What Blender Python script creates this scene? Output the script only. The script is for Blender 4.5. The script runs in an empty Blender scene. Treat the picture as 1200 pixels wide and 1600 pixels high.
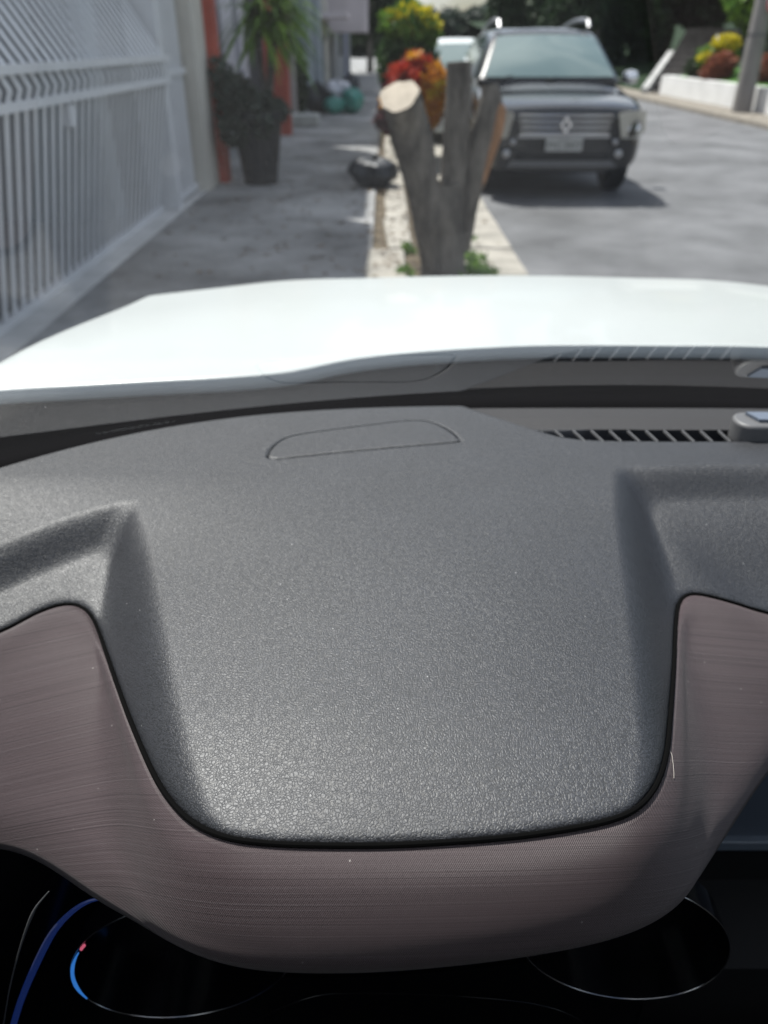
import bpy, bmesh, math, random
import numpy as np
from mathutils import Vector, Matrix
random.seed(7); np.random.seed(7)
SC = bpy.context.scene
COL = SC.collection
R = math.radians

# ------------------------------------------------------------------ camera
PITCH = R(31.5); CZ = 1.5; F = 1200.0
cam_d = bpy.data.cameras.new('camera'); cam = bpy.data.objects.new('camera', cam_d); COL.objects.link(cam)
cam.location = (0, 0, CZ); cam.rotation_euler = (R(90) - PITCH, 0, 0)
cam_d.sensor_width = 36; cam_d.lens = 27; cam_d.clip_start = 0.01; cam_d.clip_end = 3000
cam_d.dof.use_dof = True; cam_d.dof.focus_distance = 0.53; cam_d.dof.aperture_fstop = 27 / 4.7
SC.camera = cam
SC.render.resolution_x = 768; SC.render.resolution_y = 1024

# ------------------------------------------------------------------ world and sun
SUN = Vector((-.36, .40, 1.0)).normalized()
w = bpy.data.worlds.new("World"); SC.world = w; w.use_nodes = True
nt = w.node_tree; bg = nt.nodes['Background']
sky = nt.nodes.new('ShaderNodeTexSky'); sky.sky_type = 'NISHITA'; sky.sun_disc = False
sky.sun_elevation = math.asin(SUN.z); sky.sun_rotation = math.atan2(SUN.x, SUN.y)
sky.dust_density = 2.0
tc = nt.nodes.new('ShaderNodeTexCoord'); mp = nt.nodes.new('ShaderNodeMapping'); mp.inputs['Scale'].default_value = (1, 1, 2.6)
nz = nt.nodes.new('ShaderNodeTexNoise'); nz.inputs['Scale'].default_value = 2.3; nz.inputs['Detail'].default_value = 7; nz.inputs['Roughness'].default_value = .58
rp = nt.nodes.new('ShaderNodeValToRGB'); rp.color_ramp.elements[0].position = .44; rp.color_ramp.elements[1].position = .62
mx = nt.nodes.new('ShaderNodeMix'); mx.data_type = 'RGBA'
mx.inputs['B'].default_value = (9.5, 9.8, 10.2, 1)
nt.links.new(tc.outputs['Generated'], mp.inputs[0]); nt.links.new(mp.outputs[0], nz.inputs[0]); nt.links.new(nz.outputs[0], rp.inputs[0])
nt.links.new(rp.outputs[0], mx.inputs['Factor']); nt.links.new(sky.outputs[0], mx.inputs['A']); nt.links.new(mx.outputs['Result'], bg.inputs[0])
bg.inputs[1].default_value = 0.08
sl = bpy.data.lights.new('sun', 'SUN'); sl.energy = 4.4; sl.angle = R(.53); sl.color = (1, .965, .91)
so = bpy.data.objects.new('sun', sl); COL.objects.link(so); so.rotation_euler = (-SUN).to_track_quat('-Z', 'Y').to_euler(); so.location = (-5, 3, 20)
SC.view_settings.view_transform = 'Standard'; SC.view_settings.look = 'None'; SC.view_settings.gamma = 1
SC.view_settings.use_curve_mapping = False; SC.view_settings.exposure = 0.85
SC.cycles.max_bounces = 10; SC.cycles.transparent_max_bounces = 24; SC.cycles.use_denoising = True
SC.cycles.caustics_reflective = False; SC.cycles.caustics_refractive = False; SC.cycles.sample_clamp_indirect = 6

# ------------------------------------------------------------------ photograph pixel -> place
FW = np.array([0, math.cos(PITCH), -math.sin(PITCH)]); UP = np.array([0, math.sin(PITCH), math.cos(PITCH)])
def ray(px, py):
    a = (np.asarray(px, float) - 600) / F; b = -(np.asarray(py, float) - 800) / F
    return np.stack([a, FW[1] + b * UP[1], FW[2] + b * UP[2]], -1)
def at_z(px, py, z):
    d = ray(px, py); t = (np.asarray(z, float) - CZ) / d[..., 2]
    return np.stack([d[..., 0] * t, d[..., 1] * t, CZ + d[..., 2] * t], -1)
def at_y(px, py, y):
    d = ray(px, py); t = np.asarray(y, float) / d[..., 1]
    return np.stack([d[..., 0] * t, d[..., 1] * t, CZ + d[..., 2] * t], -1)
def at_h(px, py, H):
    d = ray(px, py); lo = np.full(d.shape[0], .15); ts = np.linspace(.15, 2.2, 1500)
    out = []
    for i in range(d.shape[0]):
        X = d[i, 0] * ts; Y = d[i, 1] * ts; Z = CZ + d[i, 2] * ts
        below = np.where(Z < H(X, Y))[0]; k = below[0] if len(below) else len(ts) - 1
        k = max(k, 1); h = Z[k - 1:k + 1] - H(X[k - 1:k + 1], Y[k - 1:k + 1]); f = np.clip(h[0] / (h[0] - h[1] + 1e-12), 0, 1)
        out.append((X[k - 1] + f * (X[k] - X[k - 1]), Y[k - 1] + f * (Y[k] - Y[k - 1]), Z[k - 1] + f * (Z[k] - Z[k - 1])))
    return np.array(out)
def smooth_line(pts, n=200, closed=False):
    p = np.array(pts, float)
    if closed: p = np.vstack([p[-1:], p, p[:2]])
    else: p = np.vstack([2 * p[0] - p[1], p, 2 * p[-1] - p[-2]])
    seg = len(p) - 3; L = []
    for i in range(seg):
        a, b, c, d = p[i:i + 4]
        t = np.linspace(0, 1, 24, endpoint=False)[:, None]
        L.append(.5 * ((2 * b) + (-a + c) * t + (2 * a - 5 * b + 4 * c - d) * t ** 2 + (-a + 3 * b - 3 * c + d) * t ** 3))
    L = np.vstack(L + [p[-2:-1]])
    s = np.r_[0, np.cumsum(np.linalg.norm(np.diff(L, axis=0), axis=1))]
    q = np.linspace(0, s[-1], n)
    return np.stack([np.interp(q, s, L[:, k]) for k in range(L.shape[1])], -1)
def sstep(a, b, x):
    t = np.clip((x - a) / (b - a), 0, 1); return t * t * (3 - 2 * t)
def seg_dist(X, Y, line, closed=False):
    d = np.full(X.shape, 1e9); n = len(line)
    for i in range(n if closed else n - 1):
        a = line[i]; b = line[(i + 1) % n]; v = b - a; l2 = v @ v + 1e-18
        t = np.clip(((X - a[0]) * v[0] + (Y - a[1]) * v[1]) / l2, 0, 1)
        d = np.minimum(d, np.hypot(X - a[0] - t * v[0], Y - a[1] - t * v[1]))
    return d
def inside(X, Y, poly):
    r = np.zeros(X.shape, bool); n = len(poly)
    for i in range(n):
        a = poly[i]; b = poly[(i + 1) % n]
        c = (a[1] > Y) != (b[1] > Y)
        r ^= c & (X < (b[0] - a[0]) * (Y - a[1]) / (b[1] - a[1] + 1e-15) + a[0])
    return r

# ------------------------------------------------------------------ materials
def mat(name, col, rough=.6, spec=.5, metal=0, var=0, vscale=8, col2=None, bump=0, bscale=60, coat=0, detail=5, stretch=None):
    m = bpy.data.materials.new(name); m.use_nodes = True; t = m.node_tree; b = t.nodes['Principled BSDF']
    b.inputs['Base Color'].default_value = (*col, 1); b.inputs['Roughness'].default_value = rough
    b.inputs['Specular IOR Level'].default_value = spec; b.inputs['Metallic'].default_value = metal
    b.inputs['Coat Weight'].default_value = coat; b.inputs['Coat Roughness'].default_value = .04
    c = t.nodes.new('ShaderNodeTexCoord'); src = c.outputs['Object']
    if stretch:
        mm = t.nodes.new('ShaderNodeMapping'); mm.inputs['Scale'].default_value = stretch; t.links.new(src, mm.inputs[0]); src = mm.outputs[0]
    if var or col2:
        n = t.nodes.new('ShaderNodeTexNoise'); n.inputs['Scale'].default_value = vscale; n.inputs['Detail'].default_value = detail; n.inputs['Roughness'].default_value = .62
        r = t.nodes.new('ShaderNodeValToRGB'); r.color_ramp.elements[0].position = .33; r.color_ramp.elements[1].position = .67
        c2 = col2 or tuple(x * (1 + var) for x in col); c1 = col if col2 else tuple(x * (1 - var) for x in col)
        r.color_ramp.elements[0].color = (*c1, 1); r.color_ramp.elements[1].color = (*c2, 1)
        t.links.new(src, n.inputs[0]); t.links.new(n.outputs[0], r.inputs[0]); t.links.new(r.outputs[0], b.inputs['Base Color'])
    if bump:
        n2 = t.nodes.new('ShaderNodeTexNoise'); n2.inputs['Scale'].default_value = bscale; n2.inputs['Detail'].default_value = 5
        bp = t.nodes.new('ShaderNodeBump'); bp.inputs['Strength'].default_value = bump; bp.inputs['Distance'].default_value = .02
        t.links.new(src, n2.inputs[0]); t.links.new(n2.outputs[0], bp.inputs['Height']); t.links.new(bp.outputs[0], b.inputs['Normal'])
    return m
def leaf_mat(name, c1, c2, c3=None):
    m = bpy.data.materials.new(name); m.use_nodes = True; t = m.node_tree; b = t.nodes['Principled BSDF']
    g = t.nodes.new('ShaderNodeNewGeometry'); r = t.nodes.new('ShaderNodeValToRGB')
    r.color_ramp.elements[0].color = (*c1, 1); r.color_ramp.elements[1].color = (*c2, 1)
    if c3: e = r.color_ramp.elements.new(.86); e.color = (*c2, 1); r.color_ramp.elements[-1].color = (*c3, 1)
    t.links.new(g.outputs['Random Per Island'], r.inputs[0]); t.links.new(r.outputs[0], b.inputs['Base Color'])
    b.inputs['Roughness'].default_value = .55; b.inputs['Specular IOR Level'].default_value = .3
    tr = t.nodes.new('ShaderNodeBsdfTranslucent'); t.links.new(r.outputs[0], tr.inputs[0])
    ms = t.nodes.new('ShaderNodeMixShader'); ms.inputs[0].default_value = .3
    t.links.new(b.outputs[0], ms.inputs[1]); t.links.new(tr.outputs[0], ms.inputs[2]); t.links.new(ms.outputs[0], t.nodes['Material Output'].inputs[0])
    return m
def glass_mat(name, tint=(.93, .97, .96), ior=1.62, dust=0.0):
    m = bpy.data.materials.new(name); m.use_nodes = True; t = m.node_tree; t.nodes.remove(t.nodes['Principled BSDF'])
    out = t.nodes['Material Output']
    tr = t.nodes.new('ShaderNodeBsdfTransparent'); tr.inputs[0].default_value = (*tint, 1)
    gl = t.nodes.new('ShaderNodeBsdfGlossy'); gl.inputs['Roughness'].default_value = 0.0
    fr = t.nodes.new('ShaderNodeFresnel'); fr.inputs[0].default_value = ior
    fs = t.nodes.new('ShaderNodeMath'); fs.operation = 'MULTIPLY'; fs.inputs[1].default_value = .70; t.links.new(fr.outputs[0], fs.inputs[0])
    ms = t.nodes.new('ShaderNodeMixShader'); t.links.new(fs.outputs[0], ms.inputs[0]); t.links.new(tr.outputs[0], ms.inputs[1]); t.links.new(gl.outputs[0], ms.inputs[2])
    res = ms.outputs[0]
    if dust:
        c = t.nodes.new('ShaderNodeTexCoord'); v = t.nodes.new('ShaderNodeTexVoronoi'); v.inputs['Scale'].default_value = 150
        t.links.new(c.outputs['Object'], v.inputs[0])
        n = t.nodes.new('ShaderNodeTexNoise'); n.inputs['Scale'].default_value = 7; n.inputs['Detail'].default_value = 6; t.links.new(c.outputs['Object'], n.inputs[0])
        # a few grains of dust: small discs around some of the cell points
        lt = t.nodes.new('ShaderNodeMath'); lt.operation = 'LESS_THAN'; lt.inputs[1].default_value = .075; t.links.new(v.outputs['Distance'], lt.inputs[0])
        sp = t.nodes.new('ShaderNodeSeparateColor'); t.links.new(v.outputs['Color'], sp.inputs[0])
        gt = t.nodes.new('ShaderNodeMath'); gt.operation = 'GREATER_THAN'; gt.inputs[1].default_value = .93; t.links.new(sp.outputs[0], gt.inputs[0])
        mu = t.nodes.new('ShaderNodeMath'); mu.operation = 'MULTIPLY'; t.links.new(lt.outputs[0], mu.inputs[0]); t.links.new(gt.outputs[0], mu.inputs[1])
        m2 = t.nodes.new('ShaderNodeMath'); m2.operation = 'MULTIPLY'; m2.inputs[1].default_value = .3; t.links.new(mu.outputs[0], m2.inputs[0])
        # and a thin even film
        m3 = t.nodes.new('ShaderNodeMath'); m3.operation = 'MULTIPLY_ADD'; m3.inputs[1].default_value = dust; t.links.new(n.outputs[0], m3.inputs[0]); t.links.new(m2.outputs[0], m3.inputs[2])
        df = t.nodes.new('ShaderNodeBsdfTranslucent'); df.inputs[0].default_value = (.75, .78, .8, 1)
        mz = t.nodes.new('ShaderNodeMixShader'); t.links.new(m3.outputs[0], mz.inputs[0]); t.links.new(res, mz.inputs[1]); t.links.new(df.outputs[0], mz.inputs[2]); res = mz.outputs[0]
    t.links.new(res, out.inputs[0])
    return m
def leather_mat():
    m = bpy.data.materials.new('black_leather_grain'); m.use_nodes = True; t = m.node_tree; b = t.nodes['Principled BSDF']; L = t.links.new
    c = t.nodes.new('ShaderNodeTexCoord')
    n0 = t.nodes.new('ShaderNodeTexNoise'); n0.inputs['Scale'].default_value = 170; n0.inputs['Detail'].default_value = 2; L(c.outputs['Object'], n0.inputs[0])
    ad = t.nodes.new('ShaderNodeMix'); ad.data_type = 'RGBA'; ad.blend_type = 'LINEAR_LIGHT'; ad.inputs['Factor'].default_value = .0035
    L(c.outputs['Object'], ad.inputs['A']); L(n0.outputs['Color'], ad.inputs['B'])
    v = t.nodes.new('ShaderNodeTexVoronoi'); v.feature = 'DISTANCE_TO_EDGE'; v.inputs['Scale'].default_value = 455; L(ad.outputs['Result'], v.inputs[0])
    v1 = t.nodes.new('ShaderNodeTexVoronoi'); v1.inputs['Scale'].default_value = 455; L(ad.outputs['Result'], v1.inputs[0])
    mr = t.nodes.new('ShaderNodeMapRange'); mr.interpolation_type = 'SMOOTHSTEP'; mr.inputs[1].default_value = 0; mr.inputs[2].default_value = .22; L(v.outputs['Distance'], mr.inputs[0])
    bp = t.nodes.new('ShaderNodeBump'); bp.inputs['Strength'].default_value = .37; bp.inputs['Distance'].default_value = .0005; L(mr.outputs[0], bp.inputs['Height'])
    n2 = t.nodes.new('ShaderNodeTexNoise'); n2.inputs['Scale'].default_value = 900; n2.inputs['Detail'].default_value = 2; L(c.outputs['Object'], n2.inputs[0])
    bp2 = t.nodes.new('ShaderNodeBump'); bp2.inputs['Strength'].default_value = .15; bp2.inputs['Distance'].default_value = .0004; L(n2.outputs[0], bp2.inputs['Height']); L(bp.outputs[0], bp2.inputs['Normal'])
    L(bp2.outputs[0], b.inputs['Normal'])
    r = t.nodes.new('ShaderNodeValToRGB'); r.color_ramp.elements[0].color = (.006, .0065, .008, 1); r.color_ramp.elements[1].color = (.023, .0246, .030, 1); r.color_ramp.elements[1].position = .8
    L(mr.outputs[0], r.inputs[0])
    # sparse grains of dust and faint scuffs
    vd = t.nodes.new('ShaderNodeTexVoronoi'); vd.inputs['Scale'].default_value = 42; L(c.outputs['Object'], vd.inputs[0])
    lt = t.nodes.new('ShaderNodeMath'); lt.operation = 'LESS_THAN'; lt.inputs[1].default_value = .028; L(vd.outputs['Distance'], lt.inputs[0])
    n3 = t.nodes.new('ShaderNodeTexNoise'); n3.inputs['Scale'].default_value = 9; n3.inputs['Detail'].default_value = 8; n3.inputs['Roughness'].default_value = .7; L(c.outputs['Object'], n3.inputs[0])
    r3 = t.nodes.new('ShaderNodeValToRGB'); r3.color_ramp.elements[0].position = .35; r3.color_ramp.elements[0].color = (.88, .88, .88, 1); r3.color_ramp.elements[1].position = .7; r3.color_ramp.elements[1].color = (1.15, 1.15, 1.15, 1); L(n3.outputs[0], r3.inputs[0])
    mu = t.nodes.new('ShaderNodeMix'); mu.data_type = 'RGBA'; mu.blend_type = 'MULTIPLY'; mu.inputs['Factor'].default_value = 1; L(r.outputs[0], mu.inputs['A']); L(r3.outputs[0], mu.inputs['B'])
    mx = t.nodes.new('ShaderNodeMix'); mx.data_type = 'RGBA'; L(lt.outputs[0], mx.inputs['Factor']); L(mu.outputs['Result'], mx.inputs['A']); mx.inputs['B'].default_value = (.2, .2, .2, 1)
    L(mx.outputs['Result'], b.inputs['Base Color'])
    b.inputs['Roughness'].default_value = .51; b.inputs['Specular IOR Level'].default_value = .64
    return m
def fabric_mat():
    m = bpy.data.materials.new('brown_woven_fabric'); m.use_nodes = True; t = m.node_tree; b = t.nodes['Principled BSDF']; L = t.links.new
    uv = t.nodes.new('ShaderNodeUVMap'); uv.uv_map = 'weave'
    def mapped(sx, sy, rot=0):
        q = t.nodes.new('ShaderNodeMapping'); q.inputs['Scale'].default_value = (sx, sy, 1); q.inputs['Rotation'].default_value = (0, 0, rot); L(uv.outputs[0], q.inputs[0]); return q.outputs[0]
    ribs = t.nodes.new('ShaderNodeTexNoise'); ribs.inputs['Scale'].default_value = 1; ribs.inputs['Detail'].default_value = 2; ribs.inputs['Roughness'].default_value = .6; L(mapped(1.1, 950), ribs.inputs[0])
    ramp = t.nodes.new('ShaderNodeValToRGB'); e = ramp.color_ramp.elements; e[0].position = .30; e[0].color = (.020, .012, .014, 1); e[1].position = .72; e[1].color = (.062, .043, .046, 1)
    k = e.new(.39); k.color = (.050, .0345, .037, 1); k = e.new(.58); k.color = (.057, .040, .043, 1); L(ribs.outputs[0], ramp.inputs[0])
    rb = t.nodes.new('ShaderNodeTexWave'); rb.bands_direction = 'Y'; rb.inputs['Scale'].default_value = 104; rb.inputs['Distortion'].default_value = .25; rb.inputs['Detail'].default_value = 1; L(uv.outputs[0], rb.inputs[0])
    pw = t.nodes.new('ShaderNodeMath'); pw.operation = 'POWER'; pw.inputs[1].default_value = 9; L(rb.outputs['Fac'], pw.inputs[0])
    nm = t.nodes.new('ShaderNodeTexNoise'); nm.inputs['Scale'].default_value = 1; nm.inputs['Detail'].default_value = 2; L(mapped(6, 260), nm.inputs[0])
    nr = t.nodes.new('ShaderNodeMapRange'); nr.inputs[1].default_value = .42; nr.inputs[2].default_value = .68; nr.inputs[4].default_value = .42; L(nm.outputs[0], nr.inputs[0])
    pm = t.nodes.new('ShaderNodeMath'); pm.operation = 'MULTIPLY'; L(pw.outputs[0], pm.inputs[0]); L(nr.outputs[0], pm.inputs[1])
    rmix = t.nodes.new('ShaderNodeMix'); rmix.data_type = 'RGBA'; L(pm.outputs[0], rmix.inputs['Factor']); L(ramp.outputs[0], rmix.inputs['A']); rmix.inputs['B'].default_value = (.13, .11, .115, 1)
    tw = t.nodes.new('ShaderNodeTexWave'); tw.inputs['Scale'].default_value = 1; tw.inputs['Distortion'].default_value = .6; tw.inputs['Detail'].default_value = 1; L(mapped(300, 300, .6), tw.inputs[0])
    mul = t.nodes.new('ShaderNodeMix'); mul.data_type = 'RGBA'; mul.blend_type = 'MULTIPLY'; mul.inputs['Factor'].default_value = .34; L(rmix.outputs['Result'], mul.inputs['A']); L(tw.outputs['Color'], mul.inputs['B'])
    fu = t.nodes.new('ShaderNodeTexVoronoi'); fu.inputs['Scale'].default_value = 60; L(uv.outputs[0], fu.inputs[0])
    lt = t.nodes.new('ShaderNodeMath'); lt.operation = 'LESS_THAN'; lt.inputs[1].default_value = .035; L(fu.outputs['Distance'], lt.inputs[0])
    mx = t.nodes.new('ShaderNodeMix'); mx.data_type = 'RGBA'; L(lt.outputs[0], mx.inputs['Factor']); L(mul.outputs['Result'], mx.inputs['A']); mx.inputs['B'].default_value = (.22, .2, .19, 1)
    L(mx.outputs['Result'], b.inputs['Base Color'])
    sm = t.nodes.new('ShaderNodeMath'); sm.operation = 'ADD'; L(ribs.outputs[0], sm.inputs[0]); L(tw.outputs['Fac'], sm.inputs[1])
    bp = t.nodes.new('ShaderNodeBump'); bp.inputs['Strength'].default_value = .6; bp.inputs['Distance'].default_value = .0005; L(sm.outputs[0], bp.inputs['Height']); L(bp.outputs[0], b.inputs['Normal'])
    b.inputs['Roughness'].default_value = .55; b.inputs['Specular IOR Level'].default_value = .34
    b.inputs['Sheen Weight'].default_value = .12; b.inputs['Sheen Roughness'].default_value = .4
    return m

M = dict(
    leather=leather_mat(), fabric=fabric_mat(),
    black=mat('matt_black_plastic', (.012, .012, .013), .6, .3), gloss=mat('gloss_black_plastic', (.004, .004, .005), .16, .22),
    slat=mat('grey_vent_plastic', (.10, .10, .103), .5), panel=mat('grey_moulded_plastic', (.022, .021, .022), .65, .4, var=.12, vscale=500, bump=.2, bscale=1500),
    white_paint=mat('white_car_paint', (.62, .655, .645), .28, .5, coat=.3, var=.02, vscale=3), chrome=mat('chrome', (.75, .75, .76), .12, metal=1), dim_chrome=mat('dark_chrome', (.30, .30, .31), .2, metal=1),
    liner=mat('grey_headliner', (.42, .41, .39), .9), seat=mat('dark_cloth', (.03, .03, .032), .85, bump=.3, bscale=300),
    windscreen=glass_mat('windscreen_glass', (.93, .955, .96), 1.5, .0035), frit=mat('black_glass_border', (.006, .006, .007), .12, .5),
    pane=glass_mat('side_glass', (.85, .9, .88), 1.5), etched=mat('etched_glass', (.35, .37, .38), .7),
    rubber=mat('tyre_rubber', (.018, .018, .019), .8, .3, bump=.2, bscale=80), alloy=mat('alloy_wheel', (.35, .35, .36), .35, metal=1),
    screen=mat('slate_grey_plastic', (.11, .13, .165), .35), strip=mat('pale_grey_trim', (.16, .19, .23), .3),
)
def emit(name, col, s, base=(.02, .02, .02)):
    m = mat(name, base, .3); b = m.node_tree.nodes['Principled BSDF']; b.inputs['Emission Color'].default_value = (*col, 1); b.inputs['Emission Strength'].default_value = s; return m
M['blue_glint'] = emit('blue_glint_glow', (.05, .28, .9), .30); M['red_glint'] = emit('red_glint_glow', (.8, .15, .25), .35); M['blue_glint_dim'] = emit('dim_blue_glint_glow', (.02, .06, .35), .10)  # emission stands in for coloured reflections on dial rim and bezel, no lamps

# ------------------------------------------------------------------ object helpers
OFF = {}
def thing(name, label, cat, loc=(0, 0, 0), group=None):
    o = bpy.data.objects.new(name, None); COL.objects.link(o); o.location = loc; o.empty_display_size = .2
    o['label'] = label; o['category'] = cat
    if group: o['group'] = group
    OFF[o] = np.array(loc, float); return o
def obj(name, V, Fc, m, parent=None, smooth=True, tag=None, loc=None, kind=None):
    V = np.asarray(V, float).reshape(-1, 3)
    off = OFF[parent] if parent is not None else (np.array(loc, float) if loc is not None else np.zeros(3))
    me = bpy.data.meshes.new(name)
    if isinstance(Fc, np.ndarray):
        k = Fc.shape[1]; me.vertices.add(len(V)); me.vertices.foreach_set('co', (V - off).astype('f').ravel())
        me.loops.add(Fc.size); me.loops.foreach_set('vertex_index', Fc.astype('i').ravel())
        me.polygons.add(len(Fc)); me.polygons.foreach_set('loop_start', np.arange(0, Fc.size, k, dtype='i')); me.polygons.foreach_set('loop_total', np.full(len(Fc), k, dtype='i'))
        me.update(calc_edges=True)
    else:
        me.from_pydata((V - off).tolist(), [], Fc); me.update()
    me.validate()
    me.polygons.foreach_set('use_smooth', np.full(len(me.polygons), bool(smooth)))
    if isinstance(m, (list, tuple)):
        for q in m: me.materials.append(q)
    else: me.materials.append(m)
    o = bpy.data.objects.new(name, me); COL.objects.link(o)
    if parent is not None: o.parent = parent
    else: o.location = off
    OFF[o] = off
    if tag:
        o['label'], o['category'] = tag[0], tag[1]
        if len(tag) > 2: o['group'] = tag[2]
    if kind: o['kind'] = kind
    return o
def autosmooth(o, ang=35):
    me = o.data; bm = bmesh.new(); bm.from_mesh(me)
    for e in bm.edges:
        if len(e.link_faces) == 2 and e.calc_face_angle(0) > R(ang): e.smooth = False
    bm.to_mesh(me); bm.free(); return o
def grid_faces(nu, nv, cu=False, cv=False):
    i = np.arange(nu if cu else nu - 1)[:, None]; j = np.arange(nv if cv else nv - 1)[None, :]
    a = i * nv + j; b = ((i + 1) % nu) * nv + j; c = ((i + 1) % nu) * nv + (j + 1) % nv; d = i * nv + (j + 1) % nv
    return np.stack([a, b, c, d], -1).reshape(-1, 4)
class MB:
    def __init__(s): s.v = []; s.f = []
    def add(s, V, Fc):
        k = len(s.v); s.v += [tuple(map(float, p)) for p in V]; s.f += [tuple(int(i) + k for i in q) for q in Fc]; return s
    def box(s, a, b):
        x0, y0, z0 = a; x1, y1, z1 = b
        return s.add([(x0, y0, z0), (x1, y0, z0), (x1, y1, z0), (x0, y1, z0), (x0, y0, z1), (x1, y0, z1), (x1, y1, z1), (x0, y1, z1)],
                     [(0, 3, 2, 1), (4, 5, 6, 7), (0, 1, 5, 4), (1, 2, 6, 5), (2, 3, 7, 6), (3, 0, 4, 7)])
    def tube(s, pts, rad, n=10, cap=True, closed=False, flat=1.0):
        P = np.array(pts, float); k = len(P); rad = np.broadcast_to(np.asarray(rad, float), (k,)); V = []
        ref = np.array([0, 0, 1.0])
        for i in range(k):
            a = P[(i - 1) % k] if (closed or i) else P[i]; b = P[(i + 1) % k] if (closed or i < k - 1) else P[i]
            t = b - a; t /= np.linalg.norm(t) + 1e-12
            if i == 0:
                ref = np.array([0, 0, 1.0]) if abs(t[2]) < .9 else np.array([0, 1.0, 0])
            u = np.cross(t, ref); u /= np.linalg.norm(u) + 1e-12; v = np.cross(u, t); ref = v
            for j in range(n):
                q = 2 * math.pi * j / n; V.append(P[i] + rad[i] * (math.cos(q) * u + flat * math.sin(q) * v))
        Fc = grid_faces(k, n, closed, True).tolist()
        if cap and not closed: Fc += [tuple(range(n))[::-1], tuple(range((k - 1) * n, k * n))]
        return s.add(V, Fc)
    def lathe(s, prof, c=(0, 0, 0), n=28, axis='z'):
        V = []
        for r, z in prof:
            for j in range(n):
                q = 2 * math.pi * j / n; p = (r * math.cos(q), r * math.sin(q), z)
                if axis == 'x': p = (p[2], p[0], p[1])
                if axis == 'y': p = (p[0], p[2], p[1])
                V.append(np.array(p) + c)
        Fc = grid_faces(len(prof), n, False, True).tolist()
        Fc += [tuple(range(n))[::-1], tuple(range((len(prof) - 1) * n, len(prof) * n))]
        return s.add(V, Fc)
    def prism(s, poly, d):        # poly: 3-D outline, d: extrusion vector
        n = len(poly); d = np.array(d, float); V = [np.array(p, float) for p in poly] + [np.array(p, float) + d for p in poly]
        return s.add(V, [tuple(range(n))[::-1], tuple(range(n, 2 * n))] + [(i, (i + 1) % n, (i + 1) % n + n, i + n) for i in range(n)])
    def build(s, name, m, parent=None, smooth=False, **k):
        o = obj(name, s.v, s.f, m, parent, smooth, **k)
        if smooth: autosmooth(o)
        return o
def bevel(o, w, seg=2):
    md = o.modifiers.new('bevel', 'BEVEL'); md.width = w; md.segments = seg; md.limit_method = 'ANGLE'; md.angle_limit = R(40); return o
def text_mesh(s, size, depth=.0005):
    cu = bpy.data.curves.new('lettering', 'FONT'); cu.body = s; cu.size = size; cu.extrude = depth; cu.align_x = 'CENTER'; cu.align_y = 'CENTER'
    o = bpy.data.objects.new('lettering', cu); COL.objects.link(o); dg = bpy.context.evaluated_depsgraph_get(); dg.update()
    me = bpy.data.meshes.new_from_object(o.evaluated_get(dg)); V = np.array([v.co[:] for v in me.vertices]); Fc = [tuple(p.vertices) for p in me.polygons]
    bpy.data.objects.remove(o); bpy.data.curves.remove(cu); bpy.data.meshes.remove(me); return V, Fc

# ================================================================== OUR CAR
CX = .30                                             # the car's centre line
car = thing('parked_car', 'white car we sit in, with black leather-grain dashboard, brown woven trim and white bonnet', 'car', (CX, -.6, 0))

def far_line(pts, z):                                # a windscreen-side curve, symmetric about the car's centre
    p = at_z([a for a, b in pts], [b for a, b in pts], z); X = p[:, 0] - CX
    A = np.stack([np.ones_like(X), X ** 2, X ** 4], -1); c = np.linalg.lstsq(A, p[:, 1], rcond=None)[0]
    return lambda x: c[0] + c[1] * (x - CX) ** 2 + c[2] * (x - CX) ** 4
ALPHA = math.tan(R(4))
edge_px = [(0, 760), (30, 735), (75, 710), (150, 685), (300, 665), (420, 652), (600, 639), (720, 632), (900, 627), (1200, 625)]
dash_edge = far_line(edge_px, 1.077)
base_px = [(0, 712), (75, 687), (150, 671), (300, 653), (420, 640), (600, 626), (720, 621), (900, 617), (1200, 614)]
glass_base = far_line(base_px, 1.072)

def plateau(X, Y):
    z = 1.10 - ALPHA * .5 * ((Y - .60) + np.sqrt((Y - .60) ** 2 + .02)) + .003 - .9 * np.clip(.40 - Y, 0, None) ** 2
    return z - .25 * np.clip(np.abs(X - .02) - .02, 0, None) ** 2 * (1 - sstep(.55, .75, Y))
def P2(pts, closed=False, n=160):
    px = smooth_line(pts, n, closed); return at_h(px[:, 0], px[:, 1], plateau)[:, :2]
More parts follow.
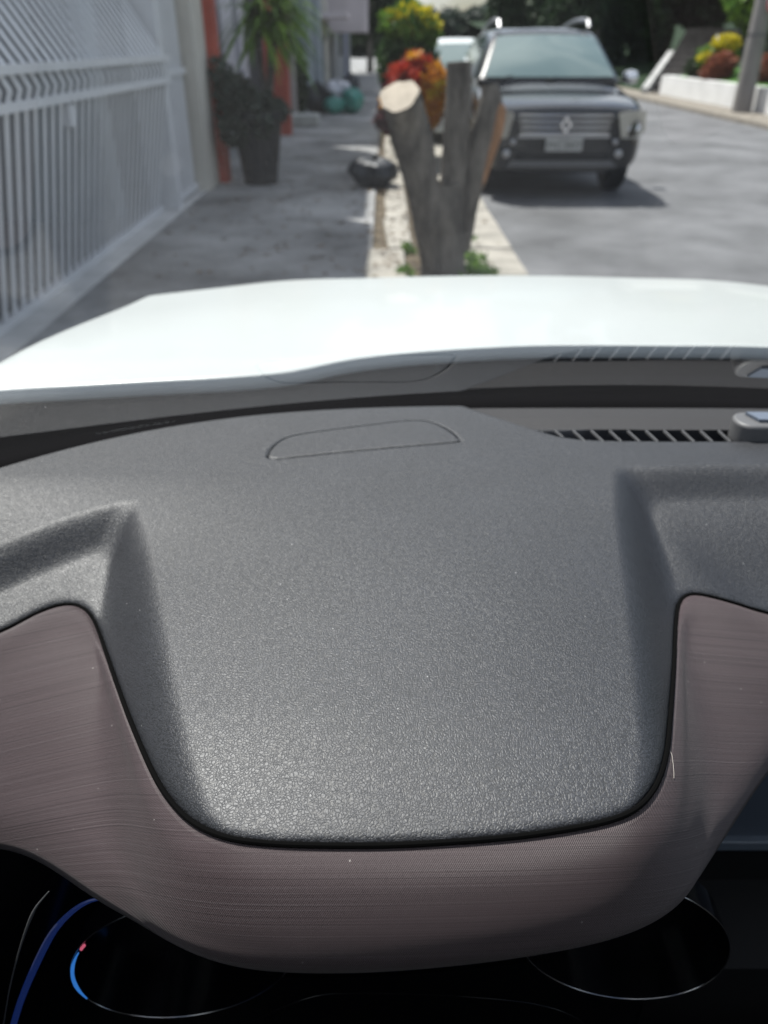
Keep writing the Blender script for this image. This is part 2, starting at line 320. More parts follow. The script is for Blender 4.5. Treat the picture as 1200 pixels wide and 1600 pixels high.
# the two lower trays beside the instrument hood
left_lip = [(-260, 968), (-120, 900), (0, 852), (60, 827), (120, 805), (180, 788), (230, 776), (330, 760)]
left_side = [(196, 740), (207, 770), (216, 810), (232, 880), (246, 950), (262, 1040), (280, 1130), (302, 1220), (330, 1290), (350, 1340)]
right_lip = [(900, 729), (1000, 730), (1100, 727), (1200, 727), (1380, 734), (1560, 748)]
right_side = [(964, 715), (966, 760), (972, 830), (982, 900), (995, 1000), (1006, 1100), (1012, 1180), (1005, 1250), (1000, 1320)]
def asc(a, k): return a[np.argsort(a[:, k])]
LLIP = asc(P2(left_lip), 0); RLIP = asc(P2(right_lip), 0); LSIDE = asc(P2(left_side), 1); RSIDE = asc(P2(right_side), 1)
def H0(X, Y):
    X = np.asarray(X, float); Y = np.asarray(Y, float); z = plateau(X, Y)
    for lip, side, sg in ((LLIP, LSIDE, -1), (RLIP, RSIDE, 1)):
        yl = np.interp(X, lip[:, 0], lip[:, 1]); xs = np.interp(Y, side[:, 1], side[:, 0])
        a = (yl - Y) * .93; b = (X - xs) * sg * .96                 # distances into the tray
        k = .022; h = np.clip(.5 + .5 * (b - a) / k, 0, 1); m = b * (1 - h) + a * h - k * h * (1 - h)     # rounded corner
        wl = .036 + .026 * sstep(-.02, .08, a - b); D_ = .026 + .026 * sstep(-.02, .10, a - b)
        z = z - D_ * sstep(-.12, 1, m / wl) - (.066 - D_) * sstep(.01, .17, m)
    return z
# fabric trim: upper (inner) edge and lower (outer) edge, as seen
inner_px = [(-330, 1120), (-150, 1045), (0, 986), (55, 958), (95, 944), (122, 945), (142, 962), (160, 1005), (180, 1062), (205, 1130), (240, 1210), (270, 1256), (305, 1288), (355, 1309), (420, 1318), (500, 1321), (600, 1321), (700, 1316), (800, 1308), (880, 1297), (950, 1283), (995, 1264), (1025, 1230), (1042, 1180), (1049, 1110), (1054, 1040), (1057, 975), (1063, 938), (1078, 927), (1105, 930), (1150, 942), (1200, 957), (1360, 992), (1560, 1000)]
IP = smooth_line(inner_px, 420); I3 = at_h(IP[:, 0], IP[:, 1], H0)
def smooth3(A, k=5):
    B = A.copy()
    for _ in range(k): B[1:-1] = (B[:-2] + 2 * B[1:-1] + B[2:]) / 4
    return B
I3 = smooth3(I3, 4)
TRIM_POLY = np.vstack([I3[:, :2], [[1.9, -.2], [-1.2, -.2]]])
lid_px = [(418, 713), (424, 700), (440, 687), (465, 679), (520, 671), (600, 661), (640, 657), (672, 659), (700, 671), (716, 684), (717, 690), (640, 697), (560, 704), (470, 713), (432, 717)]
LID = P2(lid_px, True, 120)
slot_px = [(836, 672), (1000, 671), (1168, 671), (1170, 690), (1050, 690), (950, 689), (905, 687), (872, 682)]
SLOT = at_h([a for a, b in slot_px], [b for a, b in slot_px], plateau)[:, :2]
seam_px = [(712, 629), (740, 640), (790, 656), (835, 671)]
SEAM = P2(seam_px, n=40)
PANEL = np.vstack([SEAM, SLOT[1:3], [[1.3, SLOT[2, 1]], [1.3, 1.2], [SEAM[0, 0], 1.2]]])

def dash_height(X, Y):
    z = H0(X, Y)
    d = seg_dist(X, Y, I3[::3, :2]); e = np.where(inside(X, Y, TRIM_POLY), d, -d) + .0022
    z = z - .0018 * np.clip((e + .006) / .006, 0, 1) ** 2 - 4.0 * np.clip(e, 0, .02)
    q = Y - dash_edge(X)                             # the roll-off towards the windscreen
    z = z - .004 * np.clip((q + .008) / .008, 0, 1) ** 2 - 3.0 * np.clip(q, 0, .03)
    m = (Y > .70)
    if m.any():
        xs, ys = X[m], Y[m]; zz = z[m]
        dl = seg_dist(xs, ys, LID[::2], True); zz = zz - .0028 * np.exp(-(dl / .0013) ** 2)
        il = inside(xs, ys, LID); zz = zz + np.where(il, .0006, 0)
        ds = seg_dist(xs, ys, SEAM[::3]); ip = inside(xs, ys, PANEL); zz = zz - np.where(ip, .004 * sstep(0, .006, ds) * 1, 0) - .0012 * np.exp(-(ds / .0015) ** 2)
        zz = zz - np.where(ip, .006 * (1 - sstep(.005, .06, np.abs(ys - SLOT[1, 1]))), 0)
        isl = inside(xs, ys, SLOT); dsl = seg_dist(xs, ys, SLOT, True); zz = zz - np.where(isl, .05 * sstep(0, .0035, dsl), 0)
        z = z.copy(); z[m] = zz
    return z
gx = np.arange(-.60, 1.20, .0021); gy = np.r_[np.arange(.20, .72, .0024), np.arange(.72, 1.16, .0013)]
GX, GY = np.meshgrid(gx, gy, indexing='ij'); GZ = dash_height(GX, GY)
V = np.stack([GX, GY, GZ], -1).reshape(-1, 3); Fq = grid_faces(len(gx), len(gy))
cen = V[Fq].mean(1); ein = inside(cen[:, 0], cen[:, 1], TRIM_POLY); ed = seg_dist(cen[:, 0], cen[:, 1], I3[::4, :2])
keep = ~(ein & (ed > .016)) & (cen[:, 1] < dash_edge(cen[:, 0]) + .02)
inlid = inside(cen[:, 0], cen[:, 1], LID) & keep; inslot = inside(cen[:, 0], cen[:, 1], SLOT) & (seg_dist(cen[:, 0], cen[:, 1], SLOT, True) > .004)
inpan = inside(cen[:, 0], cen[:, 1], PANEL) & keep & ~inslot & ~inside(cen[:, 0], cen[:, 1], SLOT)
def sub(Fsel):
    u, inv = np.unique(Fsel, return_inverse=True); return V[u], inv.reshape(Fsel.shape)
dash = obj('dashboard', *sub(Fq[keep & ~inlid & ~inslot & ~inpan]), M['leather'], car)
lid = obj('speaker_lid', *sub(Fq[inlid]), M['leather'], dash)
pan = obj('defroster_panel', *sub(Fq[inpan]), M['panel'], dash)
# defroster vent: duct box and slats
sl_ = smooth_line(lid_px[:11], 90); sl3 = at_h(sl_[:, 0], sl_[:, 1], H0); MB().tube(sl3 + np.array([0, 0, -.0003]), .0011, 6).build('lid_seam', M['frit'], lid, True)
duct = MB().box((SLOT[:, 0].min() - .01, SLOT[:, 1].min() - .004, .985), (SLOT[2, 0] + .02, SLOT[:, 1].max() + .004, .99)).build('defroster_vent', M['black'], car)
for k in range(11):
    a = at_h([871 + 28.4 * k - 4], [673], plateau)[0]; b = at_h([871 + 28.4 * k + 15], [690], plateau)[0]
    if k == 0: b = at_h([880], [683], plateau)[0]
    t = np.array([.0008, .0, 0]); dn = np.array([0, 0, -.003]); up = np.array([0, 0, .0006])
    q = [a - t + up * 1.6, a + t + up * 1.6, b + t + up * .8, b - t + up * .8]
    MB().prism(q, dn).build('slat', M['slat'], duct)

# fabric trim mesh
outer_px = [(-330, 1400), (-150, 1345), (0, 1308), (35, 1320), (80, 1350), (130, 1393), (190, 1440), (250, 1482), (310, 1512), (370, 1527), (440, 1532), (520, 1533), (600, 1531), (700, 1523), (800, 1512), (890, 1498), (970, 1482), (1030, 1462), (1070, 1432), (1105, 1385), (1135, 1330), (1165, 1272), (1200, 1212), (1300, 1120), (1560, 1060)]
outer_z = [.90, .93, .955, .965, .978, .99, 1.002, 1.014, 1.022, 1.027, 1.03, 1.031, 1.031, 1.031, 1.03, 1.028, 1.024, 1.018, 1.010, 1.0, .99, .978, .965, .93, .90]
key = [(-330, -330), (0, 0), (122, 130), (180, 190), (240, 250), (305, 330), (420, 440), (600, 600), (800, 800), (950, 960), (1025, 1060), (1049, 1105), (1063, 1150), (1105, 1175), (1200, 1230), (1560, 1560)]
OPl = smooth_line([(a, b, z * 1000) for (a, b), z in zip(outer_px, outer_z)], 600)
# parametrise both edges through matching key points (by arclength fraction at the nearest sample)
def frac(L, px, used=[0]):
    s = np.r_[0, np.cumsum(np.linalg.norm(np.diff(L[:, :2], axis=0), axis=1))]; return s / s[-1]
fi = frac(IP, 0); fo = frac(OPl, 0)
ki = [fi[np.argmin(np.hypot(IP[:, 0] - a, IP[:, 1] - dict(inner_px).get(a, np.interp(a, [p[0] for p in inner_px], [p[1] for p in inner_px]))))] for a, b in key]
ko = [fo[np.argmin(abs(OPl[:, 0] - b))] for a, b in key]
NU = 420; uu = np.linspace(0, 1, NU)
# matching of outer fraction to inner fraction
og = np.interp(uu, ki, ko)
In = np.stack([np.interp(uu, fi, I3[:, k]) for k in range(3)], -1)
O_px = np.stack([np.interp(og, fo, OPl[:, k]) for k in range(3)], -1)
Out = at_z(O_px[:, 0], O_px[:, 1], O_px[:, 2] / 1000); Out = smooth3(Out, 45)
NV = 46; vv = np.linspace(0, 1, NV) ** 1.25
D = Out - In; T = np.gradient(In, axis=0); N = np.cross(T, D); N /= np.linalg.norm(N, axis=1)[:, None] + 1e-12
N = np.where((N[:, 2] < 0)[:, None], -N, N); N = smooth3(N, 120); N /= np.linalg.norm(N, axis=1)[:, None]
wid = np.linalg.norm(D, axis=1)
rows = []
Dn = D / wid[:, None]
for k in range(7):                                   # the tucked-in inner edge, a rounded 4 mm return
    q = (1 - k / 7) * math.pi / 2
    rows.append(In + Dn * (.0045 * (1 - math.sin(q))) - N * (.0045 * (1 - math.cos(q)) + (.012 if k == 0 else 0)) + N * .0)
for v in vv[1:]:
    s = .0045 + v * (wid - .0045)
    roll = .0022 * np.exp(-((s - .014) / .016) ** 2)          # soft raised welt near the inner edge
    belly = .008 * 4 * v * (1 - v) * sstep(.18, .05, wid) + .003 * 4 * v * (1 - v)
    endr = -.009 * np.clip((v - .80) / .20, 0, 1) ** 2.2
    rows.append(In + Dn * s[:, None] + N * (roll + belly + endr)[:, None])
for k in range(1, 6):                                # the lower lip turned under
    rows.append(rows[6 + NV - 1] + np.array([0, .006 * k, .0004 * k]))
G = np.stack(rows, 1); nv = G.shape[1]
for j in range(8, nv):                               # fair the skin lengthwise, away from the inner edge
    G[:, j] = smooth3(G[:, j], int(6 + 150 * min(1, (j - 7) / 34) ** 1.6))
trim = obj('fabric_trim', G.reshape(-1, 3), grid_faces(NU, nv), M['fabric'], car)
uvl = trim.data.uv_layers.new(name='weave'); li = np.zeros(len(trim.data.loops), 'i'); trim.data.loops.foreach_get('vertex_index', li)
GV = G.reshape(-1, 3); uvc = np.stack([GV[:, 0], (GV[:, 2] + GV[:, 1]) * .72 + .05 * GV[:, 0] * sstep(.12, .3, GV[:, 0]) - .24 * .5 * ((GV[:, 0] + .16) - np.sqrt((GV[:, 0] + .16) ** 2 + .004))], -1)
uvl.data.foreach_set('uv', uvc[li].astype('f').ravel())

gap_path = I3 - np.stack([Dn[:1].repeat(len(I3), 0)[:, 0] * 0] * 3, -1); sd_ = np.stack([np.interp(fi, uu, Dn[:, k]) for k in range(3)], -1)
MB().tube((I3 - sd_ * .0010 + np.array([0, 0, -.0016]))[::2], .0019, 8).build('gap_shade_line', mat('gap_shade_black', (.002, .002, .002), .9, .05), car, True)  # black tube laid in the gap to imitate its shade
# a stray white hair on the trim
def on_trim(px, py, off):
    q = GV - np.array([0, 0, CZ]); dp = q @ FW; X_ = 600 + F * q[:, 0] / dp; Y_ = 800 - F * (q @ UP) / dp; out = []
    for a, b in zip(px, py):
        k = np.argmin(np.hypot(X_ - a, Y_ - b)); d = ray(a, b); out.append(np.array([0, 0, CZ]) + d * (dp[k] - off))
    return np.array(out)
hp = on_trim([1045, 1050, 1052, 1053, 1053], [1168, 1180, 1195, 1206, 1216], .0022)
bm_hair = MB().tube(hp, .00012, 6)
# (linked further down as a thing of its own)

# instrument cluster under the hood
cl = MB(); CY = .40
cx_ = np.linspace(-.72, .262, 70); lip = np.stack([Out[:, 0] * CY / Out[:, 1], CZ - (CZ - Out[:, 2]) * CY / Out[:, 1]], -1); lip = lip[np.argsort(lip[:, 0])]
tops = np.minimum(np.interp(cx_, lip[:, 0], lip[:, 1]) + .006, np.interp(cx_, np.sort(Out[:, 0]), Out[np.argsort(Out[:, 0]), 2]) + .02); tops = np.minimum(tops, 1.05)
cl.prism([(x, CY, .5) for x in cx_] + [(x, CY, z) for x, z in zip(cx_[::-1], tops[::-1])], (0, .012, 0)).box((-.72, .0, .49), (1.15, CY - .002, .50))
cluster = cl.build('instrument_cluster', M['gloss'], car)
def ring_pts(px, py, yb, yt, n=96, off=0.0):           # a dial rim, an ellipse of the photo laid on the leaning cluster face
    q = np.linspace(0, 2 * math.pi, n, endpoint=False); cx, cy, a, b, rot = px
    x = cx + a * np.cos(q) * math.cos(rot) - b * np.sin(q) * math.sin(rot); y = cy + a * np.cos(q) * math.sin(rot) + b * np.sin(q) * math.cos(rot)
    return at_y(x, y, CY - .035), q
Lr, q = ring_pts((285, 1500, 176, 88, -.12), 0, 0, 0); Rr, q2 = ring_pts((975, 1470, 166, 90, .10), 0, 0, 0)
for ring, nm in ((Lr, 'dial'), (Rr, 'dial')):
    c = ring.mean(0); face = MB(); n = len(ring); back = ring + np.array([0, .028, 0])
    face.add(list(ring) + list(back) + [c + np.array([0, .028, 0])], [(i, (i + 1) % n, (i + 1) % n + n, i + n) for i in range(n)] + [(i + n, (i + 1) % n + n, 2 * n) for i in range(n)])
    dl = face.build('dial', M['gloss'], cluster, True)
    MB().tube(ring, .0007, 8, closed=True).build('chrome_rim', M['dim_chrome'], dl, True)
    if ring is Lr:
        k = (q > 2.62) & (q < 3.55); arc = ring[k] + np.array([.0022, -.0015, 0]); MB().tube(arc, np.interp(np.linspace(0, 1, len(arc)), [0, .3, .7, 1], [.0006, .0016, .0016, .0006]), 8).build('painted_reflection', M['blue_glint'], dl, True)  # glowing arc in place of a coloured reflection in the rim
        k = (q > 3.55) & (q < 3.68); arc = ring[k] + np.array([.0022, -.0015, 0]); MB().tube(arc, .0014, 8).build('painted_reflection', M['red_glint'], dl, True)
for pts, rr, mm in (([(165, 1404), (140, 1408), (112, 1425), (82, 1458), (55, 1510), (34, 1560), (20, 1605), (12, 1640)], [.0008, .0018, .0026, .003, .003, .0028, .0028, .0026], 'blue_glint_dim'), ([(76, 1393), (55, 1420), (40, 1455), (26, 1500), (14, 1550), (4, 1610)], [.0004, .0012, .0008, .0006, .0005, .0005], 'slat'), ([(380, 1602), (480, 1560), (560, 1552), (700, 1556), (830, 1568), (900, 1590), (930, 1620)], .0006, 'gloss')):  # the blue edge glows to imitate a glint on the bezel
    p = smooth_line(pts, 40); a = at_y(p[:, 0], p[:, 1], CY - .05); MB().tube(a, np.interp(np.linspace(0, 1, 40), np.linspace(0, 1, 8 if mm == 'blue_glint_dim' else 6), rr) if not np.isscalar(rr) else rr, 8).build('bezel_edge', M[mm], cluster, True)
# centre screen and its strip, right of the trim
A = at_y(1100, 1235, .62); B = at_y(1300, 1318, .62)
cs = MB(); cs.box((A[0], .62, B[2]), (A[0] + .36, .65, A[2] + .05)); scr = cs.build('centre_display', M['screen'], car); bevel(scr, .004)
C1 = at_y(1090, 1317, .61); C2 = at_y(1300, 1330, .61); st = MB().box((C1[0], .61, C2[2]), (C1[0] + .38, .64, C1[2])).build('display_edge', M['strip'], scr); bevel(st, .002)
C3 = at_y(1060, 1331, .615); MB().box((C3[0], .615, .4), (C3[0] + .42, .66, C3[2])).build('centre_stack', M['black'], car)
# rounded pod on the far right of the dash
p0 = at_h([1152], [690], plateau)[0]
pod = MB(); pl = []
for k in range(13):
    a = math.pi * k / 12; pl.append((p0[0] + .014 - .014 * math.sin(a) if False else p0[0] + .018 * (1 - math.sin(a)), p0[1] + .022 - .022 * math.cos(a), p0[2] - .01))
pl += [(p0[0] + .30, pl[-1][1], p0[2] - .01), (p0[0] + .30, pl[0][1], p0[2] - .01)]
pod.prism(pl[::-1], (0, 0, .030)); pd = pod.build('display_pod', M['slat'], dash, True); bevel(pd, .004, 3)
fp = [(p0[0] + .026, p0[1] + .012), (p0[0] + .31, p0[1] - .002), (p0[0] + .31, p0[1] + .030), (p0[0] + .018, p0[1] + .034)]
MB().prism([(x, y, p0[2] + .0202) for x, y in fp], (0, 0, .004)).build('pod_cover', M['screen'], pd)

# windscreen
GXs = np.linspace(CX - .80, CX + .80, 90); vs = np.linspace(0, 1.06, 120)
th = R(25) + R(1.6) * sstep(0, .8, vs); py_ = np.r_[0, np.cumsum(np.cos(th[:-1]) * np.diff(vs))]; pz_ = np.r_[0, np.cumsum(np.sin(th[:-1]) * np.diff(vs))]
def screen_pt(x, v, o=0.0):
    dy = np.interp(v, vs, py_); dz = np.interp(v, vs, pz_); t = np.interp(v, vs, th)
    return np.stack([CX + (x - CX) * (1 - .16 * v), glass_base(x) - dy + o * np.sin(t), 1.068 + dz + o * np.cos(t)], -1)
def screen_patch(x, v, o=0.0):
    A, B = np.meshgrid(x, v, indexing='ij'); return screen_pt(A, B, o).reshape(-1, 3), grid_faces(len(x), len(v))
ws = obj('windscreen', *screen_patch(GXs, np.linspace(.0, 1.06, 120)), M['windscreen'], car)
obj('glass_border', *screen_patch(GXs, np.linspace(-.012, .012, 6), .004), M['frit'], ws)
# etched characters along the foot of the glass, readable from outside
tv, tf = text_mesh('*PR366002*', .015, .0001)
e0 = at_z([215], [664], 1.077)[0]
def on_glass(x, v): return screen_pt(x, v, -.0006)
xs = e0[0] - tv[:, 0] * 1.25; vv_ = .027 + tv[:, 1]
obj('etched_code', on_glass(xs, vv_), [f[::-1] for f in tf], M['etched'], ws, False)
# roof, pillars
top = screen_pt(GXs, np.full_like(GXs, 1.06))
def roofgrid(z_off):
    G = []
    for s in np.linspace(0, 1, 14):
        y = top[:, 1] * (1 - s) + (-2.2) * s; z = top[:, 2] + z_off + .05 * math.sin(math.pi * s * .9) - .04 * s; X = CX + (top[:, 0] - CX) * (1 - .05 * s)
        G.append(np.stack([X, y, z], -1))
    return np.stack(G, 0).reshape(-1, 3), grid_faces(14, len(GXs))
roof = obj('roof', *roofgrid(.03), M['white_paint'], car); obj('headliner', *roofgrid(.0), M['liner'], roof)
MB().tube([top[i] + np.array([0, -.005, .014]) for i in range(0, 90, 6)] + [top[-1] + np.array([0, -.005, .014])], .018, 8).build('header_rail', M['black'], roof, True)
for s in (-1, 1):
    xb = CX + s * .80; base = screen_pt(np.full(12, xb), np.linspace(-.02, 1.06, 12)) + np.array([s * .02, 0, .004])
    rr = np.full(12, .034); pil = MB().tube(base, rr, 10); pil.build('windscreen_pillar', M['black'], car, True)
    # side: door with window
    zb = float(base[0, 2]); yt = float(base[-1, 1]); zt_ = float(base[-1, 2]); xs_ = CX + s * .86; xt = float(base[-1, 0])
    dr = MB().prism([(xs_, .85, .30), (xs_, .85, 1.02), (xs_, -2.2, 1.02), (xs_, -2.2, .30)], (s * .05, 0, 0)); door = dr.build('door', M['white_paint'], car); bevel(door, .015)
    MB().box((min(xs_ - s * .012, xs_ - s * .05), -2.15, .32), (max(xs_ - s * .012, xs_ - s * .05), .62, 1.0)).build('door_card', M['seat'], door)
    q = [(xs_, .50, 1.02), (xs_, -2.1, 1.02), (xt, -2.1, zt_ - .01), (xt, yt - .12, zt_ - .01)]
    obj('side_window', q, [(0, 1, 2, 3)], M['pane'], door, False)
    for yy, r_ in ((-.75, .045), (-2.12, .08)): MB().tube([(xs_, yy, 1.0), (xt, yy, zt_)], r_, 8).build('roof_post', M['black'], door, True)
# rest of the cabin
MB().box((CX - .86, -2.3, .26), (CX + .86, .9, .30)).build('floor_pan', M['seat'], car)
MB().box((CX - .86, -2.34, .30), (CX + .86, -2.26, 1.05)).build('tailgate', M['white_paint'], car)
for sx in (-.36, .36):
    x = CX + sx; s_ = MB().box((x - .25, -.95, .38), (x + .25, -.42, .56)).build('seat', M['seat'], car); bevel(s_, .06, 3)
    b_ = MB().prism([(x - .24, -.98, .56), (x - .24, -.84, .56), (x - .22, -1.02, 1.14), (x - .22, -1.14, 1.14)], (.47, 0, 0)).build('backrest', M['seat'], s_); bevel(b_, .04, 3)
MB().box((CX - .84, .50, .30), (CX + .84, .95, .55)).build('bulkhead', M['black'], car)
MB().box((CX - .85, .46, .55), (CX - .65, .90, .86)).build('dash_side', M['black'], car)

# bonnet
def bonnet_z(X, Y):
    xr = np.abs(X - CX); z = 1.083 - .075 * np.clip(Y - 1.15, 0, None) - .055 * np.clip(Y - 1.25, 0, None) ** 2
    z = z - .040 * (xr / .8) ** 2 * (.35 + .65 * sstep(1.1, 1.9, Y)) + .006 * np.exp(-((xr - .55) / .16) ** 2) * sstep(1.1, 1.8, Y)
    z = z - 9 * np.clip(xr - .90, 0, None) ** 2 - .9 * np.clip(Y - 1.98, 0, None) ** 2 * 3
    return z
rear_px = smooth_line([(-200, 628), (0, 611), (120, 604), (240, 597), (340, 592), (430, 585), (480, 577), (530, 566), (590, 557), (680, 549), (800, 542), (900, 540), (1050, 541), (1200, 543), (1400, 556), (1600, 580)], 90)
RP = at_h(rear_px[:, 0], rear_px[:, 1], bonnet_z)
bx = np.linspace(CX - 1.02, CX + 1.02, 150); yr = np.interp(bx, RP[:, 0], RP[:, 1])
yr = np.where(bx > RP[-1, 0], RP[-1, 1] - .25 * (bx - RP[-1, 0]), yr); yr = np.where(bx < RP[0, 0], RP[0, 1] - .2 * (RP[0, 0] - bx), yr)
t = np.linspace(0, 1, 90); BX = np.repeat(bx[:, None], 90, 1); BY = yr[:, None] + t[None, :] * (2.42 - yr[:, None])
BZ = bonnet_z(BX, BY); BG = np.stack([BX, BY, BZ], -1)
lip = BG[:, :1].copy(); lip[:, :, 2] -= .022; lip[:, :, 1] += .004; BG = np.concatenate([lip, BG], 1)
bon = obj('bonnet', BG.reshape(-1, 3), grid_faces(150, 91), M['white_paint'], car)
# black cowl between bonnet and glass
cw = [];
for x, y in zip(bx, yr):
    g = glass_base(np.array(min(max(x, CX - .82), CX + .82))); cw.append([(x, y + .03, bonnet_z(x, y) - .02), (x, y - .03, bonnet_z(x, y) - .028), (x, float(g) + .02, 1.055), (x, float(g) - .01, 1.05), (x, float(g) - .03, .99)])
obj('cowl_panel', np.array(cw).reshape(-1, 3), grid_faces(150, 5), mat('sooty_black_rubber', (.004, .004, .0045), .95, .04), car)
# outer body below the bonnet, wheels
for s in (-1, 1):
    x = CX + s * .99; pts = [(.85, .35), (.85, 1.0), (1.6, .90), (2.3, .70), (2.5, .60), (2.5, .28), (2.02, .28)]
    arc = [(1.62 + .40 * math.cos(a), .30 + .40 * math.sin(a)) for a in np.linspace(0, math.pi, 12)] + [(1.2, .28)]
    fd = MB().prism([(x, a, b) for a, b in pts + arc], (-s * .03, 0, 0)).build('front_wing', M['white_paint'], car)
    for yw in (1.62, -1.35):
        prof = [(.18, -.10), (.30, -.11), (.325, -.08), (.325, .08), (.30, .11), (.18, .10)]
        wh = MB().lathe(prof, (x - s * .10, yw, .325), 32, 'x').build('wheel', M['rubber'], car, True)
        MB().lathe([(.02, -.112), (.19, -.104), (.19, .104), (.02, .112)], (x - s * .10, yw, .325), 24, 'x').build('rim', M['alloy'], wh, True)
fr = MB().prism([(CX - .98, 2.5, .28), (CX + .98, 2.5, .28), (CX + .98, 2.44, .62), (CX + .9, 2.36, .74), (CX - .9, 2.36, .74), (CX - .98, 2.44, .62)], (0, .06, 0)).build('front_bumper', M['white_paint'], car); bevel(fr, .02)
o = obj('stray_hair', bm_hair.v, bm_hair.f, mat('pale_fibre', (.5, .46, .42), .5), None, True, tag=('thin pale stray hair lying on the brown fabric trim', 'hair'), loc=tuple(hp[0]))

# ================================================================== THE STREET
RZ = -.06                                            # road level; the pavement is at 0
asphalt = mat('road_asphalt', (.135, .137, .142), .85, .3, var=.36, vscale=.9, bump=.35, bscale=45, detail=9)
paving = mat('pavement_asphalt', (.238, .238, .236), .85, .3, var=.55, vscale=.8, bump=.3, bscale=30, detail=9)
concrete = mat('worn_concrete', (.33, .31, .27), .85, .3, var=.25, vscale=3.0, bump=.4, bscale=25, detail=8)
soil = mat('dry_soil', (.10, .08, .055), .95, .2, var=.4, vscale=5, bump=.5, bscale=20)
turf = mat('short_turf', (.05, .13, .02), .9, .2, var=.45, vscale=3, detail=8)
def sheet(name, poly, z, m, kind='structure'):
    return obj(name, [(x, y, z) for x, y in poly], [tuple(range(len(poly)))], m, None, False, kind=kind)
sheet('ground', [(-400, -60), (400, -60), (400, 1200), (-400, 1200)], -.12, soil)
sheet('road', [(1.05, 5.0), (2.3, 4.7), (2.3, -12), (7.95, -12), (7.95, 150), (1.05, 150)], RZ, asphalt)
def slab(name, poly, z0, z1, m, **k):
    return MB().prism([(x, y, z0) for x, y in poly], (0, 0, z1 - z0)).build(name, m, None, **k)
slab('pavement', [(-12, -12), (2.29, -12), (2.29, 4.69), (1.0, 4.9), (-.10, 4.9), (-.10, 150), (-12, 150)], -.10, 0, paving, kind='structure')
slab('tree_strip', [(-.099, 4.901), (1.0, 4.901), (1.0, 150), (-.099, 150)], -.10, -.03, soil, kind='structure')
# broken concrete edging left of the tree pit and kerb stones to its right
def stones(x0, x1, y0, y1, n, z, name, seed, wob=.03):
    rnd = random.Random(seed); b = MB(); ys = np.linspace(y0, y1, n + 1)
    for i in range(n):
        a, c = ys[i] + .012, ys[i + 1] - .012; q = lambda: rnd.uniform(-wob, wob)
        b.prism([(x0 + q(), a, -.09), (x1 + q() * .3, a + q() * .3, -.09), (x1 + q() * .3, c, -.09), (x0 + q(), c, -.09)], (0, 0, z + .09 + rnd.uniform(-.008, .008)))
    o = b.build(name, concrete, None, kind='structure'); bevel(o, .02); return o
stones(.62, 1.09, 4.95, 45, 46, .012, 'kerb', 3)
stones(-.14, .17, 5.0, 6.7, 2, .016, 'pavement_edging', 5, .02); stones(.02, .24, 6.72, 40, 26, .014, 'pavement_edging', 6, .03)
def crown_mesh(blobs, n, size, seed, aspect=2.2, flat=.0, droop=0):
    g = np.random.default_rng(seed); V = []; wts = np.array([b[3] * b[4] * b[5] for b in blobs]); wts /= wts.sum()
    idx = g.choice(len(blobs), n, p=wts); B = np.array(blobs)[idx]
    u = g.normal(size=(n, 3)); u /= np.linalg.norm(u, axis=1)[:, None]; r = g.uniform(.35, 1.0, n) ** .5
    clump = np.sin(u * 5 + idx[:, None]).sum(1); r = r * (1 + .13 * clump / 3)
    c = B[:, :3] + u * r[:, None] * B[:, 3:6]
    a = g.normal(size=(n, 3)); a[:, 2] = a[:, 2] * (1 - flat) - droop; a /= np.linalg.norm(a, axis=1)[:, None]
    b = np.cross(a, g.normal(size=(n, 3))); b /= np.linalg.norm(b, axis=1)[:, None]
    s = size * g.uniform(.6, 1.35, n); L = a * (s * aspect / 2)[:, None]; W = b * (s / 2)[:, None]
    V = np.stack([c - L, c + W * .9, c + L, c - W * .9], 1).reshape(-1, 3)
    return V, np.arange(4 * n).reshape(-1, 4)
bark = mat('grey_bark', (.040, .036, .032), .95, .2, col2=(.19, .172, .15), vscale=9, bump=1.0, bscale=22, detail=9, stretch=(1, 1, .35))
LM = dict(dark=leaf_mat('dark_foliage', (.010, .028, .010), (.03, .062, .02)), mid=leaf_mat('mid_foliage', (.02, .06, .012), (.06, .13, .025)),
          fresh=leaf_mat('fresh_foliage', (.05, .13, .02), (.16, .28, .03)), grey=leaf_mat('grey_green_foliage', (.018, .030, .022), (.05, .07, .05)),
          yellow=leaf_mat('yellow_blossom', (.35, .32, .01), (.75, .62, .02)), red=leaf_mat('red_leaves', (.30, .02, .015), (.5, .06, .02)), orange=leaf_mat('orange_leaves', (.45, .14, .01), (.65, .33, .02)),
          rust=leaf_mat('rust_leaves', (.16, .05, .03), (.3, .10, .05)), wine=leaf_mat('wine_leaves', (.04, .008, .012), (.10, .015, .02)))
def plant(name, label, cat, loc, crowns, stem=None, group=None):
    t = thing(name, label, cat, loc, group)
    for nm, blobs, n, size, lm, seed in crowns:
        V_, F_ = crown_mesh([(b[0] + loc[0], b[1] + loc[1], b[2] + loc[2]) + tuple(b[3:]) for b in blobs], n, size, seed); obj(nm, V_, F_, LM[lm], t, False)
    if stem:
        b = MB()
        for pts, r0, r1 in stem:
            p = smooth_line([(x + loc[0], y + loc[1], z + loc[2]) for x, y, z in pts], 12); b.tube(p, np.linspace(r0, r1, 12), 8)
        b.build('trunk', bark, t, True)
    return t

